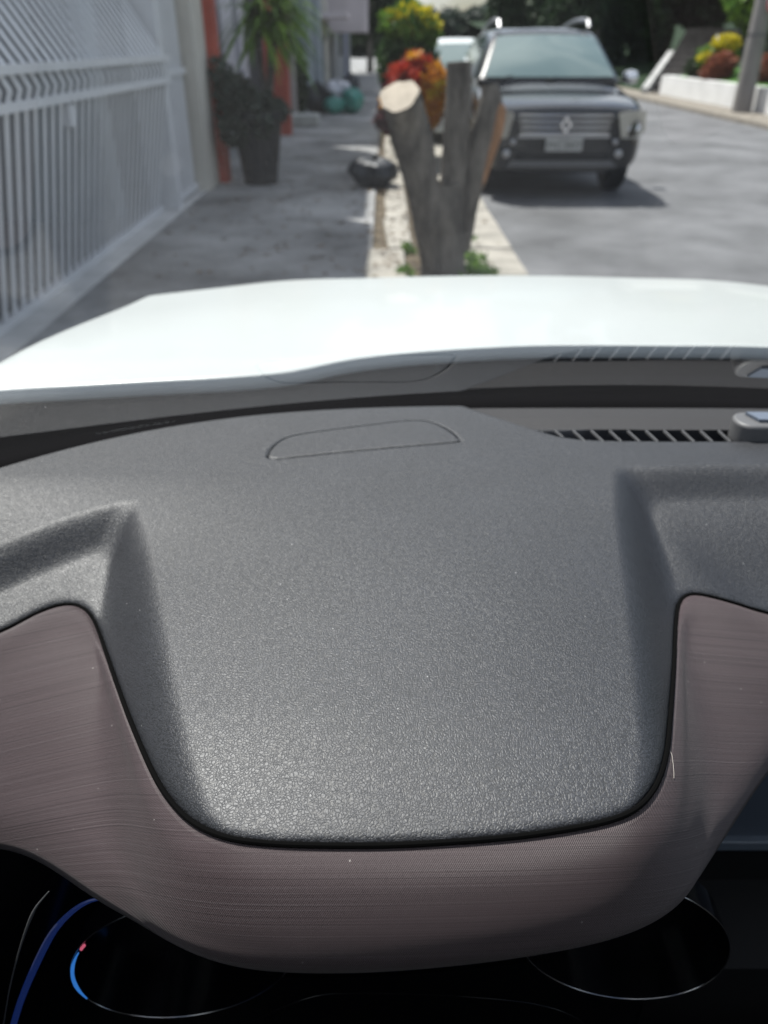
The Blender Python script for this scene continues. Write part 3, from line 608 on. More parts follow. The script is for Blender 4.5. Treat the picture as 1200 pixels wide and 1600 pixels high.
# ---- the pollarded stump
g = np.random.default_rng(11)
st = thing('tree_stump', 'pollarded grey tree stump with three sawn-off limbs beside the kerb', 'tree stump', (.42, 5.85, -.03))
SY = 5.85
def limb(path, radii, seed, n=26, ks=40, flat=.85):
    p3 = [at_y(a, b, SY + c) for a, b, c in path]; L = smooth_line([tuple(p) + (r,) for p, r in zip(p3, radii)], ks); P_ = L[:, :3]; rr = L[:, 3]; V_ = []
    gg = np.random.default_rng(seed); ph = gg.uniform(0, 6.28, 8)
    for i in range(ks):
        t_ = P_[min(i + 1, ks - 1)] - P_[max(i - 1, 0)]; t_ /= np.linalg.norm(t_); u = np.cross(t_, [0, 1, 0]); u /= np.linalg.norm(u); v = np.cross(u, t_)
        for j in range(n):
            q = 2 * math.pi * j / n
            k = 1 + .05 * math.sin(3 * q + ph[0] + i * .10) + .04 * math.sin(7 * q + ph[1] - i * .13) + .03 * math.sin(2 * q + i * .35 + ph[2]) + gg.uniform(-.02, .02)
            V_.append(P_[i] + rr[i] * k * (math.cos(q) * u + flat * math.sin(q) * v))
    return np.array(V_), P_, n, ks
wood = mat('fresh_cut_wood', (.52, .45, .36), .8, .3, var=.14, vscale=10, bump=.2, bscale=40)
heart = mat('torn_orange_wood', (.26, .14, .075), .85, .3, var=.4, vscale=12, bump=.5, bscale=30, stretch=(1, 1, .3))
def limb_obj(name, path, radii, seed, cut=None, m=bark, capm=None):
    V_, P_, n, ks = limb(path, radii, seed); Fc = grid_faces(ks, n, False, True).tolist()
    if cut is not None:                              # slant the sawn end
        c = P_[-1]; top_ = V_[(ks - 1) * n:]; V_[(ks - 1) * n:] = np.stack([top_[:, 0], top_[:, 1], top_[:, 2]], -1) + np.outer((top_ - c) @ np.array(cut[0]), np.array(cut[1]))
    o = obj(name, V_, Fc, m, st, True)
    if capm:
        ring = V_[(ks - 1) * n:]; c = ring.mean(0); ax = P_[-1] - P_[-3]; ax /= np.linalg.norm(ax)
        obj('cut_face', list(ring + ax * .002) + [c + ax * .006], [(i, (i + 1) % n, n) for i in range(n)], capm, o, False)
    return o
limb_obj('trunk', [(690, 462, 0), (690, 430, 0), (689, 380, 0), (690, 330, 0), (692, 285, 0)], [.185, .17, .165, .165, .13], 1)
limb_obj('limb', [(678, 400, -.03), (668, 330, -.04), (652, 260, -.06), (641, 212, -.09), (634, 182, -.14), (624, 150, -.27)], [.10, .115, .125, .132, .130, .128], 2, capm=wood)
limb_obj('limb', [(705, 400, .03), (706, 330, .02), (710, 260, .02), (714, 190, .02), (716, 140, .02), (716, 97, .02)], [.10, .10, .092, .088, .085, .084], 3, capm=bark)
limb_obj('limb', [(718, 390, .05), (730, 320, .05), (748, 250, .05), (760, 200, .05), (766, 160, .05), (765, 132, .05)], [.075, .085, .095, .098, .08, .05], 4)
limb_obj('torn_wood', [(742, 318, .02), (760, 262, -.0), (775, 215, -.01), (783, 175, .0), (779, 160, .02)], [.015, .028, .036, .034, .015], 5, m=heart)
gb = [( .30 + .25 * random.random(), random.random() * 1.6 - .5, .03, .10, .2, .07) for _ in range(7)]
V_, F_ = crown_mesh([(.30 + b[0], 6.2 + b[1], -.01, b[3], b[4], b[5]) for b in gb], 900, .03, 5, 4); obj('grass_tufts', V_, F_, LM['fresh'], None, False, kind='stuff', loc=(.5, 6.2, -.02))
V_, F_ = crown_mesh([(.16, 5.9, .0, .05, .12, .06), (.2, 6.7, .0, .05, .1, .05)], 160, .03, 6, 4); obj('grass_tufts', V_, F_, LM['fresh'], None, False, kind='stuff', loc=(.2, 6, -.02))

# dead leaves and grit lying along the kerb
gl_ = np.random.default_rng(77); n_ = 900; lx = np.where(gl_.random(n_) < .6, gl_.normal(.12, .28, n_), gl_.uniform(-2, 1, n_)); ly = gl_.uniform(5.1, 16, n_); lz = np.where((lx > -.08) & (lx < 1.05), .022, .006); la = gl_.uniform(0, 6.28, n_); ls = gl_.uniform(.010, .034, n_)
LV = np.stack([np.stack([lx + ls * np.cos(la + k * 1.57) * (1.4 if k % 2 == 0 else .7), ly + ls * np.sin(la + k * 1.57) * (1.4 if k % 2 == 0 else .7), lz + .006 * (k % 2)], -1) for k in range(4)], 1).reshape(-1, 3)
obj('leaf_litter', LV, np.arange(4 * n_).reshape(-1, 4), leaf_mat('dead_leaves', (.05, .035, .02), (.20, .13, .06)), None, False, kind='stuff', loc=(0, 8, 0))
# ---- the gate
gwhite = mat('grey_white_gate_paint', (.64, .65, .67), .45, .4, var=.06, vscale=3)
gate = thing('garage_gate', 'pale grey metal gate of upright bars bulging outward between two rails', 'gate', (-2.15, 6.4, 0))
def gx_(z): return -2.31 + .25 * min(z, 1.20) / 1.20 if z < 1.20 else (-2.06 if z < 1.36 else -2.06 - .62 * (z - 1.36))
k = 0
for y in np.arange(2.5, 8.35, .138):
    b = MB(); pts = [(gx_(0.05), y, .05), (gx_(1.18), y, 1.18), (-2.045, y + .06, 1.27), (gx_(1.36), y, 1.36), (gx_(2.35), y, 2.35)]
    for a, c in zip(pts[:-1], pts[1:]): b.prism([(a[0], a[1] - .031, a[2]), (a[0] + .010, a[1] - .031, a[2]), (a[0] + .010, a[1] + .031, a[2]), (a[0], a[1] + .031, a[2])], np.array(c) - np.array(a))
    b.build('bar', gwhite, gate)
for z, hgt in ((1.165, .05), (1.345, .05), (2.33, .06)): MB().box((gx_(z) - .02, 2.4, z), (gx_(z) + .035, 8.42, z + hgt)).build('rail', gwhite, gate)
MB().box((-2.335, 2.4, .012), (-2.27, 8.42, .06)).build('rail', gwhite, gate)
MB().box((-2.10, 5.62, 1.02), (-2.045, 5.72, 1.15)).build('lock_box', gwhite, gate)
sidegate = thing('side_gate', 'narrow pale gate of thin upright bars beside the cream pillar', 'gate', (-2.2, 9, 0))
for y in np.arange(8.72, 9.55, .085): MB().box((-2.2, y - .024, .04), (-2.17, y + .024, 2.3)).build('bar', gwhite, sidegate)
for z in (.04, 1.2, 2.2): MB().box((-2.21, 8.60, z), (-2.155, 9.62, z + .06)).build('rail', gwhite, sidegate)
slab('threshold', [(-2.36, 2.3), (-2.08, 2.3), (-2.08, 10.2), (-2.36, 10.2)], -.05, .012, mat('whitewashed_concrete', (.55, .55, .54), .8, var=.12, vscale=4), kind='structure')

# ---- houses along the left pavement
def colour(name, c, **k): return mat(name, c, .85, .25, var=k.get('var', .12), vscale=k.get('vs', 1.2), bump=.15, bscale=30)
cream = colour('cream_render', (.52, .50, .45)); redp = colour('brick_red_paint', (.36, .08, .055), var=.22, vs=4); bluegrey = colour('blue_grey_render', (.30, .34, .38))
lilac = colour('lilac_render', (.46, .44, .48)); grey = colour('grey_render', (.27, .28, .29)); dkgrey = colour('dark_grey_render', (.13, .14, .15)); taupe = colour('taupe_render', (.31, .28, .27)); pink = colour('pink_white_render', (.52, .47, .50))
darkglass = mat('dark_window_glass', (.02, .025, .03), .08, .6)
h1 = thing('gated_house', 'house behind the long bar gate with white window sill and cream gatepost', 'house', (-5, 6, 0))
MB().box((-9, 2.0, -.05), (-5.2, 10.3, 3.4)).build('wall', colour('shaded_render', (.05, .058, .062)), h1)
MB().box((-9, 6.2, 3.0), (-2.42, 10.3, 6.4)).box((-9, 1.9, 3.0), (-2.7, 6.19, 3.25)).build('shade_upper_floor', grey, h1)  # unseen floor and slab, added to shade the pavement and gate
MB().box((-5.2, 1.6, -.05), (-2.3, 1.9, 3.0)).build('side_wall', grey, h1)
MB().box((-5.2, 7.9, -.05), (-2.62, 8.25, 3.0)).build('porch_wall', colour('pale_render', (.42, .46, .48)), h1)
fr_ = MB().box((-3.05, 7.86, 1.35), (-2.72, 7.895, 2.4)).build('window', darkglass, h1); MB().box((-3.12, 7.80, 1.28), (-2.66, 7.88, 1.35)).build('sill', mat('white_sill', (.7, .7, .68), .6), fr_)
MB().box((-2.42, 8.46, -.04), (-2.12, 8.60, 3.0)).build('gatepost', gwhite, h1)
MB().box((-2.45, 9.64, -.04), (-2.04, 10.28, 3.0)).build('gatepost', cream, h1)
p1 = thing('red_gatepost', 'brick-red painted post against the cream gatepost, nearest of the two red posts', 'post', (-2.1, 10.42, 0))
MB().box((-2.36, 10.29, 0), (-1.93, 10.52, 3.4)).build('shaft', redp, p1); MB().box((-2.38, 10.28, 3.4), (-1.91, 10.54, 3.46)).build('cap', redp, p1)
p2 = thing('red_gatepost', 'brick-red painted post standing beyond the black plant pot', 'post', (-1.95, 16.1, 0))
MB().box((-2.15, 15.95, 0), (-1.74, 16.25, 3.6)).build('shaft', redp, p2); MB().box((-2.17, 15.93, 3.6), (-1.72, 16.27, 3.66)).build('cap', redp, p2)
h2 = thing('lilac_house', 'blue-grey and lilac house front between the two red posts', 'house', (-4, 13, 0))
MB().box((-8, 10.55, -.05), (-2.45, 15.9, 6.3)).build('wall', bluegrey, h2)
for y0, y1, m_ in ((10.75, 12.2, bluegrey), (13.2, 14.2, lilac), (14.75, 15.5, lilac)): MB().box((-2.45, y0, .25), (-2.36, y1, 4.3)).build('pilaster', m_, h2)
dd = MB().box((-2.45, 12.3, 0), (-2.42, 13.1, 2.3)).build('door', dkgrey, h2); MB().box((-2.42, 12.95, 1.0), (-2.39, 13.0, 1.12)).build('handle', M['alloy'], dd)
MB().box((-2.45, 10.56, 0), (-2.30, 15.88, .25)).build('plinth', grey, h2)
h3 = thing('grey_house', 'grey rendered house front with taupe pilaster and dark shutter past the red posts', 'house', (-4, 20, 0))
MB().box((-8, 16.4, -.05), (-2.05, 23.6, 5.6)).build('wall', grey, h3)
for y0, y1, m_ in ((18.3, 18.9, taupe), (22.6, 23.4, bluegrey)): MB().box((-2.05, y0, 0), (-1.88, y1, 4.4)).build('pilaster', m_, h3)
MB().box((-2.05, 19.4, .95), (-2.0, 22.2, 3.9)).build('shutter', colour('slate_shutter', (.10, .13, .16)), h3)
MB().box((-2.0, 19.3, .80), (-1.9, 22.3, .94)).build('sill', taupe, h3)
h4 = thing('cream_doorway_house', 'far house with cream door jamb under a pink-white overhanging balcony', 'house', (-4, 28, 0))
MB().box((-8, 23.7, -.05), (-1.9, 33, 5)).build('wall', dkgrey, h4)
for y0, y1, m_ in ((23.8, 24.6, bluegrey), (26.2, 27.4, cream), (29.5, 30.6, grey)): MB().box((-1.9, y0, 0), (-1.7, y1, 3.0)).build('jamb', m_, h4)
MB().box((-1.9, 28.0, 1.75), (-.55, 31.8, 3.4)).build('balcony', pink, h4); MB().box((-1.9, 24.6, 2.05), (-1.0, 26.8, 2.16)).build('awning', pink, h4)
MB().tube([(-1.62, 25.9, 2.0), (-1.62, 25.9, 1.7), (-1.75, 25.9, 1.45), (-1.75, 25.9, 0)], .05, 8).build('downpipe', grey, h4, True)
MB().box((-1.9, 30.7, 0), (-1.86, 31.6, 2.2)).build('door', darkglass, h4)
h5 = thing('distant_house', 'distant plain grey house at the end of the left row', 'house', (-4, 40, 0))
MB().box((-9, 33.3, -.05), (-1.8, 48, 4.2)).build('wall', grey, h5); MB().box((-1.8, 36, 1.0), (-1.77, 38, 2.2)).build('window', darkglass, h5); MB().box((-9.3, 33.1, 4.2), (-1.5, 48.2, 4.35)).build('roof', taupe, h5)
MB().box((-1.8, 41, 0), (-1.77, 42.2, 2.2)).build('door', colour('blue_door', (.12, .14, .28)), h5)

# ---- plants and rubbish on the pavement
pot = thing('plant_pot', 'big black tapered pot by the wall beside the near red post', 'plant pot', (-1.52, 10.25, 0))
MB().lathe([(.17, 0), (.20, .015), (.30, .70), (.335, .72), (.335, .80), (.30, .80), (.285, .70)], (-1.52, 10.25, 0), 36).build('bowl', mat('black_pot_plastic', (.011, .012, .016), .5, .4, var=.2), pot, True)
MB().lathe([(.0, .69), (.284, .70), (.284, .705), (.0, .72)], (-1.52, 10.25, 0), 24).build('potting_soil', soil, pot, True)
plant('potted_bush', 'dull green bush spilling out of the black plant pot', 'bush', (-1.52, 10.25, .71), [('foliage', [(-.05, 0, .12, .36, .34, .2), (-.25, 0, .3, .24, .26, .18), (.15, 0, .08, .24, .26, .16), (-.32, .1, .10, .2, .2, .25), (-.38, 0, .5, .14, .2, .14), (-.22, -.26, -.1, .2, .14, .2), (.1, -.28, -.05, .2, .12, .14)], 2100, .055, 'grey', 21)], [([(0, 0, -.02), (-.05, 0, .2), (-.15, 0, .5)], .02, .008), ([(.05, 0, -.02), (.1, 0, .2)], .015, .006)])
# dracaena: long arching straps
pm = thing('dracaena_palm', 'tall palm-like plant with arching strap leaves in front of the far red post', 'palm', (-1.63, 12.2, 0))
g = np.random.default_rng(4); heads = [(-1.55, 12.2, 1.62), (-1.78, 12.3, 1.78), (-1.42, 12.15, 1.85)]
tb = MB()
for hx, hy, hz in heads: tb.tube(smooth_line([(-1.63, 12.2, 0), (-1.62, 12.2, .6), (hx, hy, hz)], 10), np.linspace(.045, .03, 10), 8)
tb.build('trunk', bark, pm, True)
LM['bright'] = leaf_mat('bright_strap_leaves', (.10, .22, .03), (.30, .46, .06))
for lm, cnt, sd in (('fresh', 120, 0), ('bright', 130, 1)):
    fb = MB(); g = np.random.default_rng(40 + sd)
    for i in range(cnt):
        hx, hy, hz = heads[i % 3]; az = g.uniform(0, 6.28) if sd == 0 else g.uniform(-1.2, 1.4); el = g.uniform(-.3, 1.2); L = g.uniform(.45, .95); wd = g.uniform(.026, .046)
        d = np.array([math.cos(az), math.sin(az), 0]); side = np.array([-d[1], d[0], 0]); P_ = []
        for s in np.linspace(0, 1, 6): P_.append(np.array([hx, hy, hz]) + d * L * s * math.cos(el) * 1.0 + np.array([0, 0, 1]) * (L * s * math.sin(el) - .62 * L * s * s * 1.1))
        V2 = []; 
        for s, p in zip(np.linspace(0, 1, 6), P_): wq = wd * (1 - s) ** .6 + .002; V2 += [p - side * wq, p + side * wq]
        fb.add(V2, [(2 * a, 2 * a + 1, 2 * a + 3, 2 * a + 2) for a in range(5)])
    fb.build('fronds', LM[lm], pm)
plant('croton_shrub', 'red, orange and yellow croton shrub right behind the stump', 'shrub', (.42, 11.6, -.03), [('foliage', [(-.08, 0, 1.12, .28, .26, .2), (.0, 0, 1.26, .18, .18, .13)], 520, .09, 'red', 31), ('orange_leaves', [(.22, -.1, .95, .18, .2, .36), (-.02, -.05, 1.36, .10, .1, .08), (-.36, -.1, .85, .1, .1, .12)], 420, .09, 'orange', 32), ('dark_leaves', [(.0, .1, .85, .42, .3, .4), (-.38, 0, .65, .16, .2, .2)], 700, .10, 'wine', 33), ('yellow_leaves', [(.26, -.2, .98, .10, .1, .12)], 60, .09, 'yellow', 34)], [([(0, 0, 0), (.03, 0, .5), (0, 0, 1.0)], .03, .012)])
plant('golden_shrub', 'upright green shrub with yellow-green tips behind the croton', 'shrub', (.34, 12.8, -.03), [('foliage', [(0, 0, 1.2, .42, .38, .55), (0, 0, .6, .35, .35, .5)], 1800, .10, 'mid', 35), ('young_leaves', [(.0, -.1, 1.72, .38, .3, .25), (.02, 0, 1.92, .14, .14, .14), (.3, -.1, 1.6, .15, .2, .18)], 480, .10, 'yellow' if False else 'fresh', 36), ('golden_tips', [(.05, -.15, 1.80, .34, .25, .18), (.33, -.1, 1.72, .13, .12, .12)], 260, .08, 'yellow', 37)], [([(0, 0, 0), (.0, 0, .7), (0, 0, 1.5)], .05, .02)])
def bag(name, label, c, s, m, seed, group=None, knot=True):
    gg = np.random.default_rng(seed); n1, n2 = 18, 28; V_ = []; ph = gg.uniform(0, 6.28, 10)
    for i in range(n1):
        f = i / (n1 - 1); th_ = math.pi * f
        for j in range(n2):
            q = 2 * math.pi * j / n2; k = 1 + .17 * math.sin(3 * q + ph[0] + 2 * f) + .11 * math.sin(5 * q + ph[1] + 5 * f) + .05 * math.sin(9 * q - 7 * f + ph[2]) + .05 * math.sin(11 * f * 2 + ph[3] + q)
            r = math.sin(th_) ** .7 * k; z = (1 - math.cos(th_)) / 2
            V_.append((c[0] + s[0] * r * math.cos(q), c[1] + s[1] * r * math.sin(q), c[2] + s[2] * (z ** .85) * (1 + .06 * math.sin(2 * q + ph[4]))))
    o = obj(name, V_, grid_faces(n1, n2, False, True), m, None, True, tag=(label, 'rubbish bag') + ((group,) if group else ()), loc=c)
    if knot: MB().tube([(c[0], c[1], c[2] + s[2] * .98), (c[0] + .02, c[1], c[2] + s[2] * 1.12)], [.03, .05], 8).build('knot', m, o, True)
    return o
pb = mat('black_bag_film', (.016, .019, .024), .42, .35, bump=.6, bscale=12); pw = mat('white_bag_film', (.42, .43, .48), .35, .4, bump=.5, bscale=10); pt = mat('teal_bag_film', (.045, .22, .185), .35, .4, bump=.5, bscale=10)
bag('rubbish_bag', 'black plastic rubbish bag lying alone on the pavement near the stump', (-.11, 9.95, 0), (.27, .24, .32), pb, 1)
bag('rubbish_bag', 'black rubbish bag at the left of the far heap by the grey house', (-1.62, 21.2, 0), (.36, .3, .62), pb, 2, 'heap of rubbish bags')
bag('rubbish_bag', 'whitish rubbish bag lying on top of the far heap', (-1.15, 21.3, .22), (.34, .3, .46), pw, 3, 'heap of rubbish bags')
bag('rubbish_bag', 'teal rubbish bag at the foot of the far heap, left of the other teal one', (-1.2, 20.8, 0), (.24, .22, .36), pt, 4, 'heap of rubbish bags')
bag('rubbish_bag', 'teal rubbish bag at the right end of the far heap', (-.78, 21.0, .0), (.26, .22, .52), pt, 5, 'heap of rubbish bags')
bag('rubbish_bag', 'small black rubbish bag behind the right teal bag of the far heap', (-.85, 22.0, 0), (.26, .2, .75), pb, 6, 'heap of rubbish bags')
blk = MB().box((-1.95, 17.6, 0), (-1.35, 18.15, .22)).build('concrete_block', mat('pale_concrete_block', (.42, .43, .41), .9, var=.15, vscale=6), None, tag=('pale concrete block at the foot of the grey house wall', 'block'), loc=(-1.65, 17.9, 0)); bevel(blk, .03)
plant('doorway_plant', 'thin dark green plant against the grey house wall', 'plant', (-1.8, 19.0, 0), [('foliage', [(0, 0, .8, .16, .16, .6), (-.1, 0, .4, .22, .2, .35)], 500, .08, 'dark', 61)], [([(0, 0, 0), (0, 0, 1.0)], .02, .008)])

# ---- oncoming parked cars
def ring_body(name, secs, m, parent, origin, n_side=1, sub=2):
    """secs: (y, half outline [(x, z) from bottom centre to top centre])"""
    V_ = []; k = len(secs[0][1])
    for y, pr in secs:
        full = [(x, z) for x, z in pr] + [(-x, z) for x, z in pr[-2:0:-1]]
        V_ += [(origin[0] + x, origin[1] + y, origin[2] + z) for x, z in full]
    n = 2 * k - 2; Fc = grid_faces(len(secs), n, False, True).tolist(); Fc += [tuple(range(n)), tuple(range((len(secs) - 1) * n, len(secs) * n))[::-1]]
    o = obj(name, V_, Fc, m, parent, True); md = o.modifiers.new('sub', 'SUBSURF'); md.levels = sub; md.render_levels = sub; return o
def motor_car(label, loc, W, H, paint, style, plate=None):
    x0, y0, z0 = loc; t = thing('parked_car', label, 'car', loc); hw = W / 2; suv = style == 'suv'
    zb = .30 if suv else .24; zh = .98 if suv else .86; zc = 1.16 if suv else 1.0; wr = .345 if suv else .31
    yf, yrw = .86, .86 + (2.67 if suv else 2.5); Lg = 4.3 if suv else 4.05
    def side_b(y):
        z = zb
        for c in (yf, yrw):
            d = (wr + .07) ** 2 - (y - c) ** 2
            if d > 0: z = max(z, wr + math.sqrt(d))
        return z
    def prof(y, w, zt, zs):
        sb = min(side_b(y), zs - .10)
        return [(0, zb), (w * .55, zb), (w * .80, zb + .01 if sb <= zb + .01 else zb + .05), (w * .985, max(sb, zb + .06)), (w, (sb + zs) / 2), (w * .985, zs), (w * .90, zs + (zt - zs) * .62), (w * .55, zt - .012), (0, zt)]
    secs = [(-.02, hw * .76, zh - .08, zh - .16)] if suv else [(-.02, hw * .72, zh - .12, zh - .2)]
    for y, kw, zt, zs in ((.0, .83, zh - .035, zh - .13), (.06, .915, zh, zh - .09), (.2, .975, zh + .03, zh - .06), (.45, 1, zh + .07, zh - .02), (.52, 1, zh + .075, zh), (.66, 1, zh + .09, zh), (.86, 1, zh + .11, zh + .01), (1.06, 1, zc, zh + .03), (1.20, 1, zc + .01, zh + .04), (1.27, 1, zc, zh + .04), (2.0, 1, zc, zh + .05), (yrw - .42, 1, zc, zh + .05), (yrw - .3, 1, zc, zh + .06), (yrw, 1, zc, zh + .06), (yrw + .3, .99, zc, zh + .06), (yrw + .42, .97, zc, zh + .05), (Lg - .08, .93, zc - .03, zh), (Lg, .85, zc - .12, zh - .1)):
        secs.append((y, hw * kw, zt, zs))
    ring_body('body', [(y, prof(y, w_, zt, zs)) for y, w_, zt, zs in secs], paint, t, loc)
    # cabin
    yb, yt = (1.12, 1.80) if suv else (1.0, 1.75); yr_ = Lg - .55; zr = H; tw = .63 if suv else .60
    def cab(y, wb, wt, ztop): return (y, [(0, zc - .1), (wb, zc - .1), (wb - .005, zc), (wb * .6 + wt * .4, zc * .6 + ztop * .4), (wt + .03, ztop - .06), (wt - .08, ztop - .008), (0, ztop + .015)])
    cs_ = [cab(yb - .02, hw - .10, hw - .12, zc + .02), cab(yb + .05, hw - .09, hw - .13, zc + .06), cab(yt - .08, hw - .08, tw + .02, zr - .05), cab(yt + .06, hw - .08, tw + .01, zr), cab((yt + yr_) / 2, hw - .08, tw + .01, zr + .02), cab(yr_ - .1, hw - .09, tw, zr - .02), cab(yr_ + .25, hw - .1, tw - .02, zr - .22), cab(yr_ + .42, hw - .11, hw - .13, zc + .04)]
    ring_body('cabin', cs_, paint, t, loc)
    def P_(x, y, z): return (x0 + x, y0 + y, z0 + z)
    # windscreen: slightly bowed panel laid 8 mm proud of the cabin front
    nx, ny = 17, 9; G_ = []
    for i in range(nx):
        s = -1 + 2 * i / (nx - 1)
        for j in range(ny):
            q = j / (ny - 1); wq = (hw - .165) * (1 - q) + (tw - .045) * q
            G_.append(P_(s * wq, yb + .03 + (yt - .13 - yb) * q - .03 * (1 - s * s) - .012 - .028 * math.sin(math.pi * q), zc + .02 + (zr - .125 - zc) * q + .018 * (1 - s * s) * q + .020))
    wsn = obj('windscreen', G_, grid_faces(nx, ny), carglass, t)
    for sgn in (-1, 1):
        wp = MB().tube([P_(-.35 + sgn * .30, yb - .05, zc + .01), P_(-.05 + sgn * .28, yb + .06, zc + .07)], .011, 6).build('wiper', M['black'], wsn, True)
        q = [P_(sgn * (hw - .078), yb + .45, zc + .03), P_(sgn * (hw - .078), yr_ - .1, zc + .03), P_(sgn * (tw + .045), yr_ - .25, zr - .10), P_(sgn * (tw + .045), yt + .12, zr - .10)]
        MB().prism(q, (sgn * .012, 0, 0)).build('side_window', carglass, t)
        # mirror
        mm = MB().lathe([(.02, -.10), (.085, -.07), (.10, 0), (.085, .06), (.02, .08)], (x0 + sgn * (hw + .08), y0 + yb + .22, z0 + zc + .02), 16, 'x')
        mm.v = [(a, b, z0 + zc + .03 + (c_ - z0 - zc - .02) * .8) for a, b, c_ in mm.v]
        m_ = mm.build('wing_mirror', M['chrome'] if suv else paint, t, True); MB().tube([P_(sgn * (hw - .06), yb + .26, zc - .02), P_(sgn * (hw + .04), yb + .23, zc + .02)], .022, 8).build('mirror_arm', M['black'], m_, True)
        # headlight
        hl = [P_(sgn * (hw * .60), -.030, zh - .085), P_(sgn * (hw * .80), -.004, zh - .055), P_(sgn * (hw * .965), .13, zh - .06), P_(sgn * (hw * .99), .16, zh - .27), P_(sgn * (hw * .88), .03, zh - .335), P_(sgn * (hw * .66), -.034, zh - .325)]
        L_ = MB().prism(hl if sgn > 0 else hl[::-1], (0, -.022, 0)).build('headlight', headglass, t); bevel(L_, .012)
        for cx_, cz_, r_ in ((.72, .20, .05), (.85, .20, .05)): MB().lathe([(r_ * .2, .0), (r_ * .7, -.006), (r_, -.022), (r_ * 1.02, -.012), (r_ * 1.02, .004)], P_(sgn * hw * cx_, -.050 + (cx_ - .6) * .34, zh - cz_), 18, 'y').build('reflector', M['chrome'], L_, True)
        for yw in (yf, yrw):
            cxw = x0 + sgn * (hw - .125); wh = MB().lathe([(.20, -.105), (wr - .03, -.11), (wr, -.08), (wr, .08), (wr - .03, .11), (.20, .105)], (cxw, y0 + yw, z0 + wr), 32, 'x').build('wheel', M['rubber'], t, True)
            MB().lathe([(.03, -.10), (.21, -.108), (.21, .108), (.03, .10)], (cxw, y0 + yw, z0 + wr), 24, 'x').build('rim', M['alloy'], wh, True)
        if suv:
            rl = MB().tube(smooth_line([P_(sgn * (tw - .08), yt + .02, zr + .0), P_(sgn * (tw - .08), yt + .12, zr + .075), P_(sgn * (tw - .08), yt + .9, zr + .085), P_(sgn * (tw - .08), yr_ - .15, zr + .0)], 16), .026, 8).build('roof_rail', M['alloy'], t, True)
            MB().lathe([(.02, -.02), (.042, -.014), (.042, 0), (.02, .004)], P_(sgn * .62, -.035, .50), 16, 'y').build('fog_light', M['alloy'], t, True)
            MB().lathe([(.015, -.02), (.03, -.012), (.03, 0), (.015, .004)], P_(sgn * .56, -.06, zh - .36), 14, 'y').build('lamp_bezel', M['alloy'], t, True)
    # grille
    gh = (zh - .30, zh - .09); gw = hw * .55
    gr = MB().prism([P_(-gw, -.030, gh[1]), P_(gw, -.030, gh[1]), P_(gw * .93, -.030, gh[0]), P_(-gw * .93, -.030, gh[0])][::-1], (0, .04, 0)).build('grille', M['black'], t)
    for k in range(4):
        z = gh[0] + .02 + k * .057; b = MB().prism([P_(-gw * (.93 + .018 * k), -.045, z), P_(-gw * .5, -.064, z - .004), P_(gw * .5, -.064, z - .004), P_(gw * (.93 + .018 * k), -.045, z), P_(gw * (.93 + .018 * k), -.045, z + .015), P_(gw * .5, -.064, z + .017), P_(-gw * .5, -.064, z + .017), P_(-gw * (.93 + .018 * k), -.045, z + .015)], (0, .012, 0)).build('grille_bar', M['chrome'], gr)
    if suv:
        zc_ = (gh[0] + gh[1]) / 2 + .004; bd = MB()
        out_ = [(0, .092), (.066, 0), (0, -.092), (-.066, 0)]; in_ = [(0, .046), (.029, 0), (0, -.046), (-.029, 0)]
        for i in range(4): j = (i + 1) % 4; bd.prism([P_(out_[i][0], -.085, zc_ + out_[i][1]), P_(out_[j][0], -.085, zc_ + out_[j][1]), P_(in_[j][0], -.085, zc_ + in_[j][1]), P_(in_[i][0], -.085, zc_ + in_[i][1])], (0, .02, 0))
        bd.build('badge', M['chrome'], gr)
        MB().prism([P_(-.62, -.05, zb + .07), P_(.62, -.05, zb + .07), P_(.55, -.05, zb + .13), P_(-.55, -.05, zb + .13)], (0, .08, 0)).build('skid_plate', M['slat'], t)
        MB().prism([P_(-.50, -.052, .66), P_(.50, -.052, .66), P_(.50, -.052, .69), P_(-.50, -.052, .69)], (0, .05, 0)).build('bumper_strip', M['alloy'], t)
        MB().prism([P_(-.48, -.042, .40), P_(.48, -.042, .40), P_(.52, -.042, .50), P_(-.52, -.042, .50)], (0, .05, 0)).build('lower_grille', M['black'], t)
        cs2 = [(x0 + .12, y0 + yb + .22, z0 + zc + .12)]; MB().lathe([(.02, -.03), (.1, -.01), (.1, .01), (.02, .03)], (x0 + .10, y0 + 1.25, z0 + zc + .03), 14).build('dash_item', gwhite, t, True)
    if plate:
        pl_ = MB().box(P_(-.20, -.082, plate[1]), P_(.20, -.070, plate[1] + .13)).build('number_plate', mat('grey_plate', (.38, .38, .36), .5), t)
        for txt, sz, dz in ((plate[0], .098, .052), ('SAO PAULO', .022, .113)):
            tv_, tf_ = text_mesh(txt, sz, .001); wmax = tv_[:, 0].max() - tv_[:, 0].min(); kx = min(1, .36 / wmax); obj('plate_lettering', [P_(a * kx, -.0835 - c, plate[1] + dz + b) for a, b, c in tv_], tf_, M['black'], pl_, False)
    return t
carglass = mat('car_window_glass', (.12, .175, .17), .04, 1.0, coat=1.0); headglass = mat('headlight_glass', (.36, .34, .29), .2, .6, coat=.6)
navy = mat('dark_blue_black_car_paint', (.003, .0045, .007), .25, .3, coat=.8)
motor_car('dark blue-black off-roader parked facing us, with chrome grille bars and roof rails', (1.97, 9.35, RZ), 1.88, 1.70, navy, 'suv', ('FYC-5977', .53))
motor_car('white car parked behind the dark off-roader, mostly hidden by it', (1.40, 14.4, RZ), 1.72, 1.60, M['white_paint'], 'hatch', ('DKR-2041', .45) if False else None)

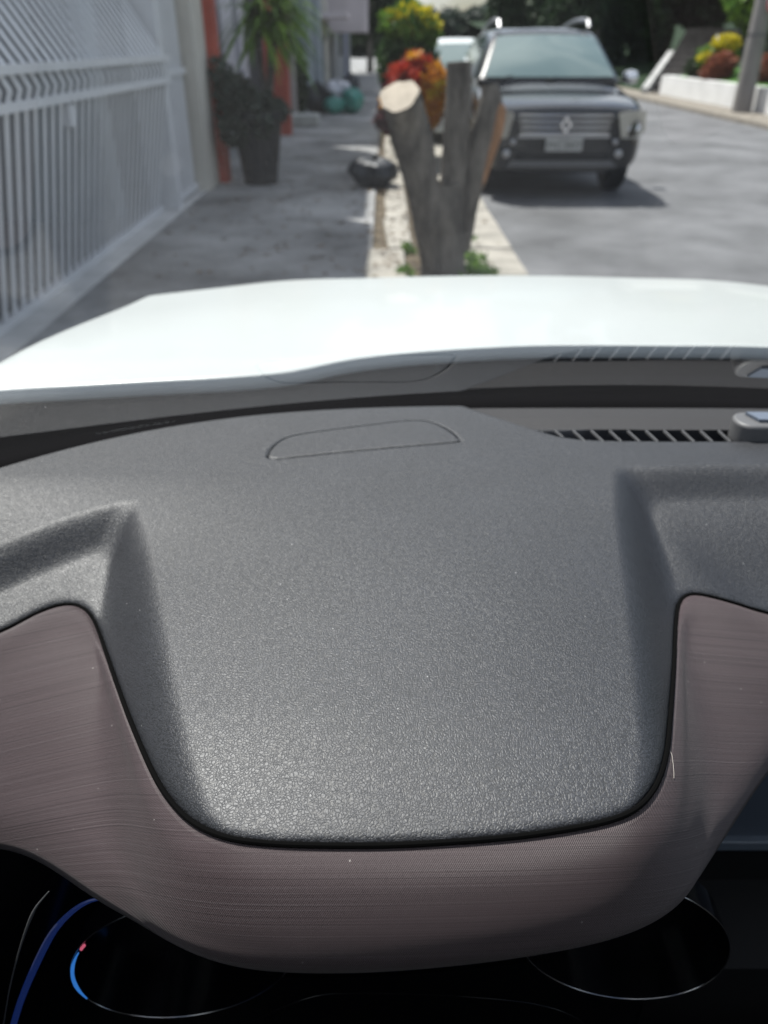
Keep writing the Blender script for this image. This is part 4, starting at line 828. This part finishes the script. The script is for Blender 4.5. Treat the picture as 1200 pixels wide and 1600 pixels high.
# ---- the far side of the street
pebble = mat('stony_pavement', (.21, .19, .16), .9, .2, var=.35, vscale=7, bump=.6, bscale=14)
slab('far_pavement', [(7.95, -12), (9.05, -12), (9.05, 150), (7.95, 150)], -.10, .02, pebble, kind='structure')
whitew = mat('whitewash', (.66, .66, .65), .85, var=.10, vscale=1.5, bump=.2, bscale=12)
wl = thing('retaining_wall', 'low whitewashed retaining wall along the far pavement', 'wall', (8.9, 20, 0))
MB().box((9.06, 6, -.05), (9.3, 28.6, .56)).build('wall', whitew, wl); MB().box((9.07, 28.6, -.05), (11, 28.8, .56)).build('return_wall', whitew, wl)
def bank(name, x0, x1, y0, y1, zf, m): 
    xs_ = np.linspace(x0, x1, 40); ys_ = np.linspace(y0, y1, 60); A, B = np.meshgrid(xs_, ys_, indexing='ij'); Z = zf(A, B) + .06 * np.sin(A * 2.1 + B) * np.cos(B * 1.3)
    return obj(name, np.stack([A, B, Z], -1).reshape(-1, 3), grid_faces(40, 60), m, None, True, kind='structure')
bank('grass_bank', 9.28, 60, 4, 28.7, lambda a, b: .50 + .10 * (a - 9) + 0 * b, turf)
bank('hillside', 9.0, 80, 28.8, 120, lambda a, b: -.25 + .10 * (a - 9) + .05 * (b - 28), mat('dark_ground_cover', (.012, .028, .010), .9, .2, var=.6, vscale=1.5))  # dark green ground cover of uneven tone
stp = thing('garden_steps', 'grey stone steps climbing between white parapets on the far side', 'steps', (10.6, 31, 0))
stone = mat('grey_stone', (.13, .12, .112), .9, .2, var=.25, vscale=4, bump=.3, bscale=20)
sx_ = lambda y: 8.95 + (y - 29.5) * .45
for k in range(11):
    ya = 29.5 + k * .75; yb_ = ya + (.75 if k < 10 else 9)
    MB().prism([(sx_(ya), ya, -.05), (sx_(ya) + 1.9, ya, -.05), (sx_(yb_) + 1.9, yb_, -.05), (sx_(yb_), yb_, -.05)], (0, 0, .10 + .19 * k)).build('step', stone, stp)
for dx in (-.25, 1.92):
    a, b = (sx_(29.3) + dx, 29.3), (sx_(34.6) + dx, 34.6)
    MB().prism([(*a, -.05), (*b, -.05), (*b, 1.20), (*a, .18)], (.22, 0, 0)).build('parapet', mat('weathered_whitewash', (.42, .42, .41), .9, var=.3, vscale=3), stp)
MB().box((sx_(31) + 1.9, 30.9, .2), (sx_(31) + 2.3, 31.3, 1.7)).build('pier', whitew, stp)
# concrete pole and its sign
pole = thing('utility_pole', 'thick grey concrete utility pole on the far pavement', 'pole', (8.76, 21.2, 0))
MB().lathe([(.235, -.02), (.22, .4), (.20, 3), (.16, 8.5), (.0, 8.52)], (8.76, 21.2, 0), 28).build('shaft', mat('pole_concrete', (.20, .19, .18), .85, var=.15, vscale=3, stretch=(1, 1, .3)), pole, True)
MB().lathe([(.216, 1.60), (.216, 1.66), (.21, 1.66)], (8.76, 21.2, 0), 24).build('steel_band', M['slat'], pole, True)
MB().box((7.8, 21.1, 7.6), (9.7, 21.2, 7.75)).build('cross_arm', stone, pole)
sg = thing('no_parking_sign', 'round red-ringed no-parking sign fixed to the utility pole', 'sign', (8.95, 20.93, 2.26))
sc_ = (8.95, 20.93, 2.26)
MB().lathe([(.24, 0), (.24, .012)], sc_, 36, 'y').build('plate', mat('sign_white', (.75, .75, .74), .4), sg)
rg = MB(); nn = 36
for r0, r1 in ((.185, .238),):
    V_ = []
    for i in range(nn): a = 2 * math.pi * i / nn; V_ += [(sc_[0] + r0 * math.cos(a), sc_[1] - .003, sc_[2] + r0 * math.sin(a)), (sc_[0] + r1 * math.cos(a), sc_[1] - .003, sc_[2] + r1 * math.sin(a))]
    rg.add(V_, [(2 * i, 2 * i + 1, (2 * i + 3) % (2 * nn), (2 * i + 2) % (2 * nn)) for i in range(nn)])
rg.build('red_ring', mat('sign_red', (.5, .02, .03), .4), sg)
tv_, tf_ = text_mesh('E', .30, .001); obj('sign_letter', [(sc_[0] + a, sc_[1] - .004 - c, sc_[2] + b) for a, b, c in tv_], tf_, M['black'], sg, False)
MB().prism([(sc_[0] - .15, sc_[1] - .008, sc_[2] + .115), (sc_[0] - .115, sc_[1] - .008, sc_[2] + .15), (sc_[0] + .15, sc_[1] - .008, sc_[2] - .115), (sc_[0] + .115, sc_[1] - .008, sc_[2] - .15)], (0, .002, 0)).build('red_slash', bpy.data.materials['sign_red'], sg)
# planting on the far side
plant('yellow_shrub', 'shrub covered in bright yellow blossom above the far white wall', 'shrub', (10.0, 26.5, .75), [('foliage', [(0, .2, .35, .6, .5, .4)], 900, .10, 'fresh', 71), ('blossom', [(.05, -.1, .68, .42, .3, .28), (-.35, 0, .35, .3, .3, .2)], 600, .08, 'yellow', 72)], [([(0, 0, -.1), (0, 0, .5)], .03, .015)])
plant('rust_shrub', 'rounded rust-red shrub on the bank left of the utility pole', 'shrub', (9.62, 25.3, .56), [('foliage', [(0, 0, .35, .42, .4, .38), (-.3, 0, .2, .25, .3, .28)], 1000, .08, 'rust', 73), ('inner_leaves', [(.1, .15, .2, .4, .3, .3)], 400, .08, 'dark', 74)], [([(0, 0, -.1), (0, 0, .3)], .03, .015)])
plant('rust_shrub', 'rounded rust-red shrub on the bank right of the utility pole', 'shrub', (9.95, 22.6, .60), [('foliage', [(0, 0, .35, .5, .4, .36), (.35, 0, .3, .4, .3, .3)], 1000, .08, 'rust', 75), ('inner_leaves', [(.1, .15, .2, .5, .3, .3)], 500, .08, 'dark', 76)], [([(0, 0, -.1), (0, 0, .3)], .03, .015)])
for i, (x, y, s, lab) in enumerate(((9.75, 27.2, .7, 'low dark bush between the yellow shrub and the white wall'), (11.0, 24.6, 1.0, 'dark bush behind the utility pole and rust-red shrub'), (11.6, 22.4, 1.2, 'dark bush rising at the right edge behind the rust-red shrubs'))):
    plant('dark_bush', lab, 'bush', (x, y, .6), [('foliage', [(0, 0, .3 * s, .7 * s, .6 * s, .45 * s), (.4 * s, .1, .6 * s, .5 * s, .5 * s, .5 * s)], 1500, .09, 'dark', 80 + i)], [([(0, 0, -.1), (0, 0, .5 * s)], .04, .02)], 'dark bushes on the far bank')
def tree(label, x, y, z, h, r, lm, seed, n=9000, leaf=.16, conifer=False, group='trees beyond the street', bottom=.25):
    gg = np.random.default_rng(seed); bl = []
    for i in range(16):
        f = gg.uniform(bottom, .93); a = gg.uniform(0, 6.28); rad = r * (1 - f) * 1.0 if conifer else r * math.sin(math.pi * min(1, (f - bottom * .6) / (1.05 - bottom * .6))) * .62
        q = r * (.34 if conifer else .38) * gg.uniform(.75, 1.25) * ((1.25 - f) if conifer else 1)
        bl.append((rad * math.cos(a) * .75, rad * math.sin(a) * .75, h * f, q, q, q * (1.6 if conifer else .8)))
    bl.append((0, 0, h * .92, r * .18, r * .18, h * .09))
    st_ = [([(0, 0, -.3), (.05, 0, h * .3), (0, 0, h * .85)], .02 * h + .04, .03)] + [([(0, 0, h * (.2 + .06 * k)), (.4 * b[0], .4 * b[1], h * (.2 + .06 * k) * .5 + b[2] * .5), (b[0] * .8, b[1] * .8, b[2])], .008 * h, .015) for k, b in enumerate(bl[:6])]
    plant('conifer_tree' if conifer else 'leafy_tree', label, 'tree', (x, y, z), [('crown', bl, n, leaf, lm, seed)], st_, group)
tree('tall dark conifer just right of the off-roader roof', 6.9, 44, .2, 9, 2.3, 'dark', 101, 12000, .22, True, bottom=.08)
tree('dark conifer standing directly behind the off-roader roof', 9.3, 40, .3, 9, 2.6, 'dark', 102, 12000, .22, True, bottom=.06)
tree('dark conifer left of the garden steps', 11.2, 43, .8, 10, 2.6, 'dark', 103, 12000, .24, True, bottom=.05)
tree('spreading dark tree over the top of the garden steps', 15.0, 42, 1.5, 8, 3.8, 'dark', 104, 14000, .24, bottom=.12)
tree('mid-green tree above the yellow shrub', 14.8, 34, .6, 6.5, 3.0, 'fresh', 105, 12000, .2, bottom=.10)
tree('dark tree behind the utility pole on the bank', 14.2, 27, .6, 6.5, 3.3, 'dark', 106, 14000, .18, bottom=.05)
tree('dark tree at the right edge above the rust-red shrubs', 13.0, 21.5, .7, 6, 2.9, 'dark', 107, 12000, .16, bottom=.08)
tree('broad dark tree on the slope far behind the steps', 20.5, 46, 1.8, 10, 6, 'dark', 108, 12000, .34, bottom=.08)
tree('mid-green tree over the middle of the far street', 10.2, 62, 0, 9.5, 3.4, 'mid', 109, 9000, .3, bottom=.22)
tree('dark tree at the left of the sky gap, end of the houses', .6, 58, 0, 9, 3.0, 'dark', 110, 9000, .3, bottom=.15)
tree('dark tree overhanging the end of the left pavement', -.8, 50, 0, 8, 2.4, 'dark', 111, 8000, .26, bottom=.2)
tree('distant grey-green tree at the street end', 4.2, 95, 0, 2.9, 4.5, 'grey', 112, 4000, .45, bottom=.1)
tree('distant grey-green tree at the far right of the street end', 9.5, 100, 0, 4.2, 5, 'grey', 113, 4000, .45, bottom=.1)
tree('distant grey-green tree at the far left of the street end', -1.5, 98, 0, 4.0, 4.5, 'grey', 114, 4000, .45, bottom=.1)
fh = thing('distant_building', 'low blue-grey building closing the far end of the street', 'building', (5, 110, 0))
MB().box((-8, 108, -.1), (22, 114, 3.6)).build('wall', colour('far_blue_grey', (.16, .19, .23)), fh); MB().prism([(-8.5, 107.5, 3.6), (-8.5, 114.5, 3.6), (-8.5, 111, 4.6)], (31, 0, 0)).build('roof', colour('dull_tiles', (.16, .11, .10)), fh)
for x in (-5, -1, 3, 7, 11): w_ = MB().box((x, 107.96, 1.0), (x + 1.4, 107.99, 2.4)).build('window', darkglass, fh)
hx_ = np.linspace(-260, 260, 120); hz_ = 11 + 5 * np.sin(hx_ * .021 + 1) + 2.5 * np.sin(hx_ * .07) - 9 * np.exp(-((hx_ - 16) / 28) ** 2)
HV = np.concatenate([np.stack([hx_, np.full(120, 240.), np.full(120, -.3)], -1), np.stack([hx_, np.full(120, 270.), hz_ * .55], -1), np.stack([hx_, np.full(120, 310.), hz_ * .75], -1), np.stack([hx_, np.full(120, 420.), np.full(120, -.3)], -1)])
obj('hills', HV, grid_faces(4, 120), mat('wooded_hill', (.02, .035, .025), .9, .2, var=.4, vscale=.2), None, True, kind='structure')
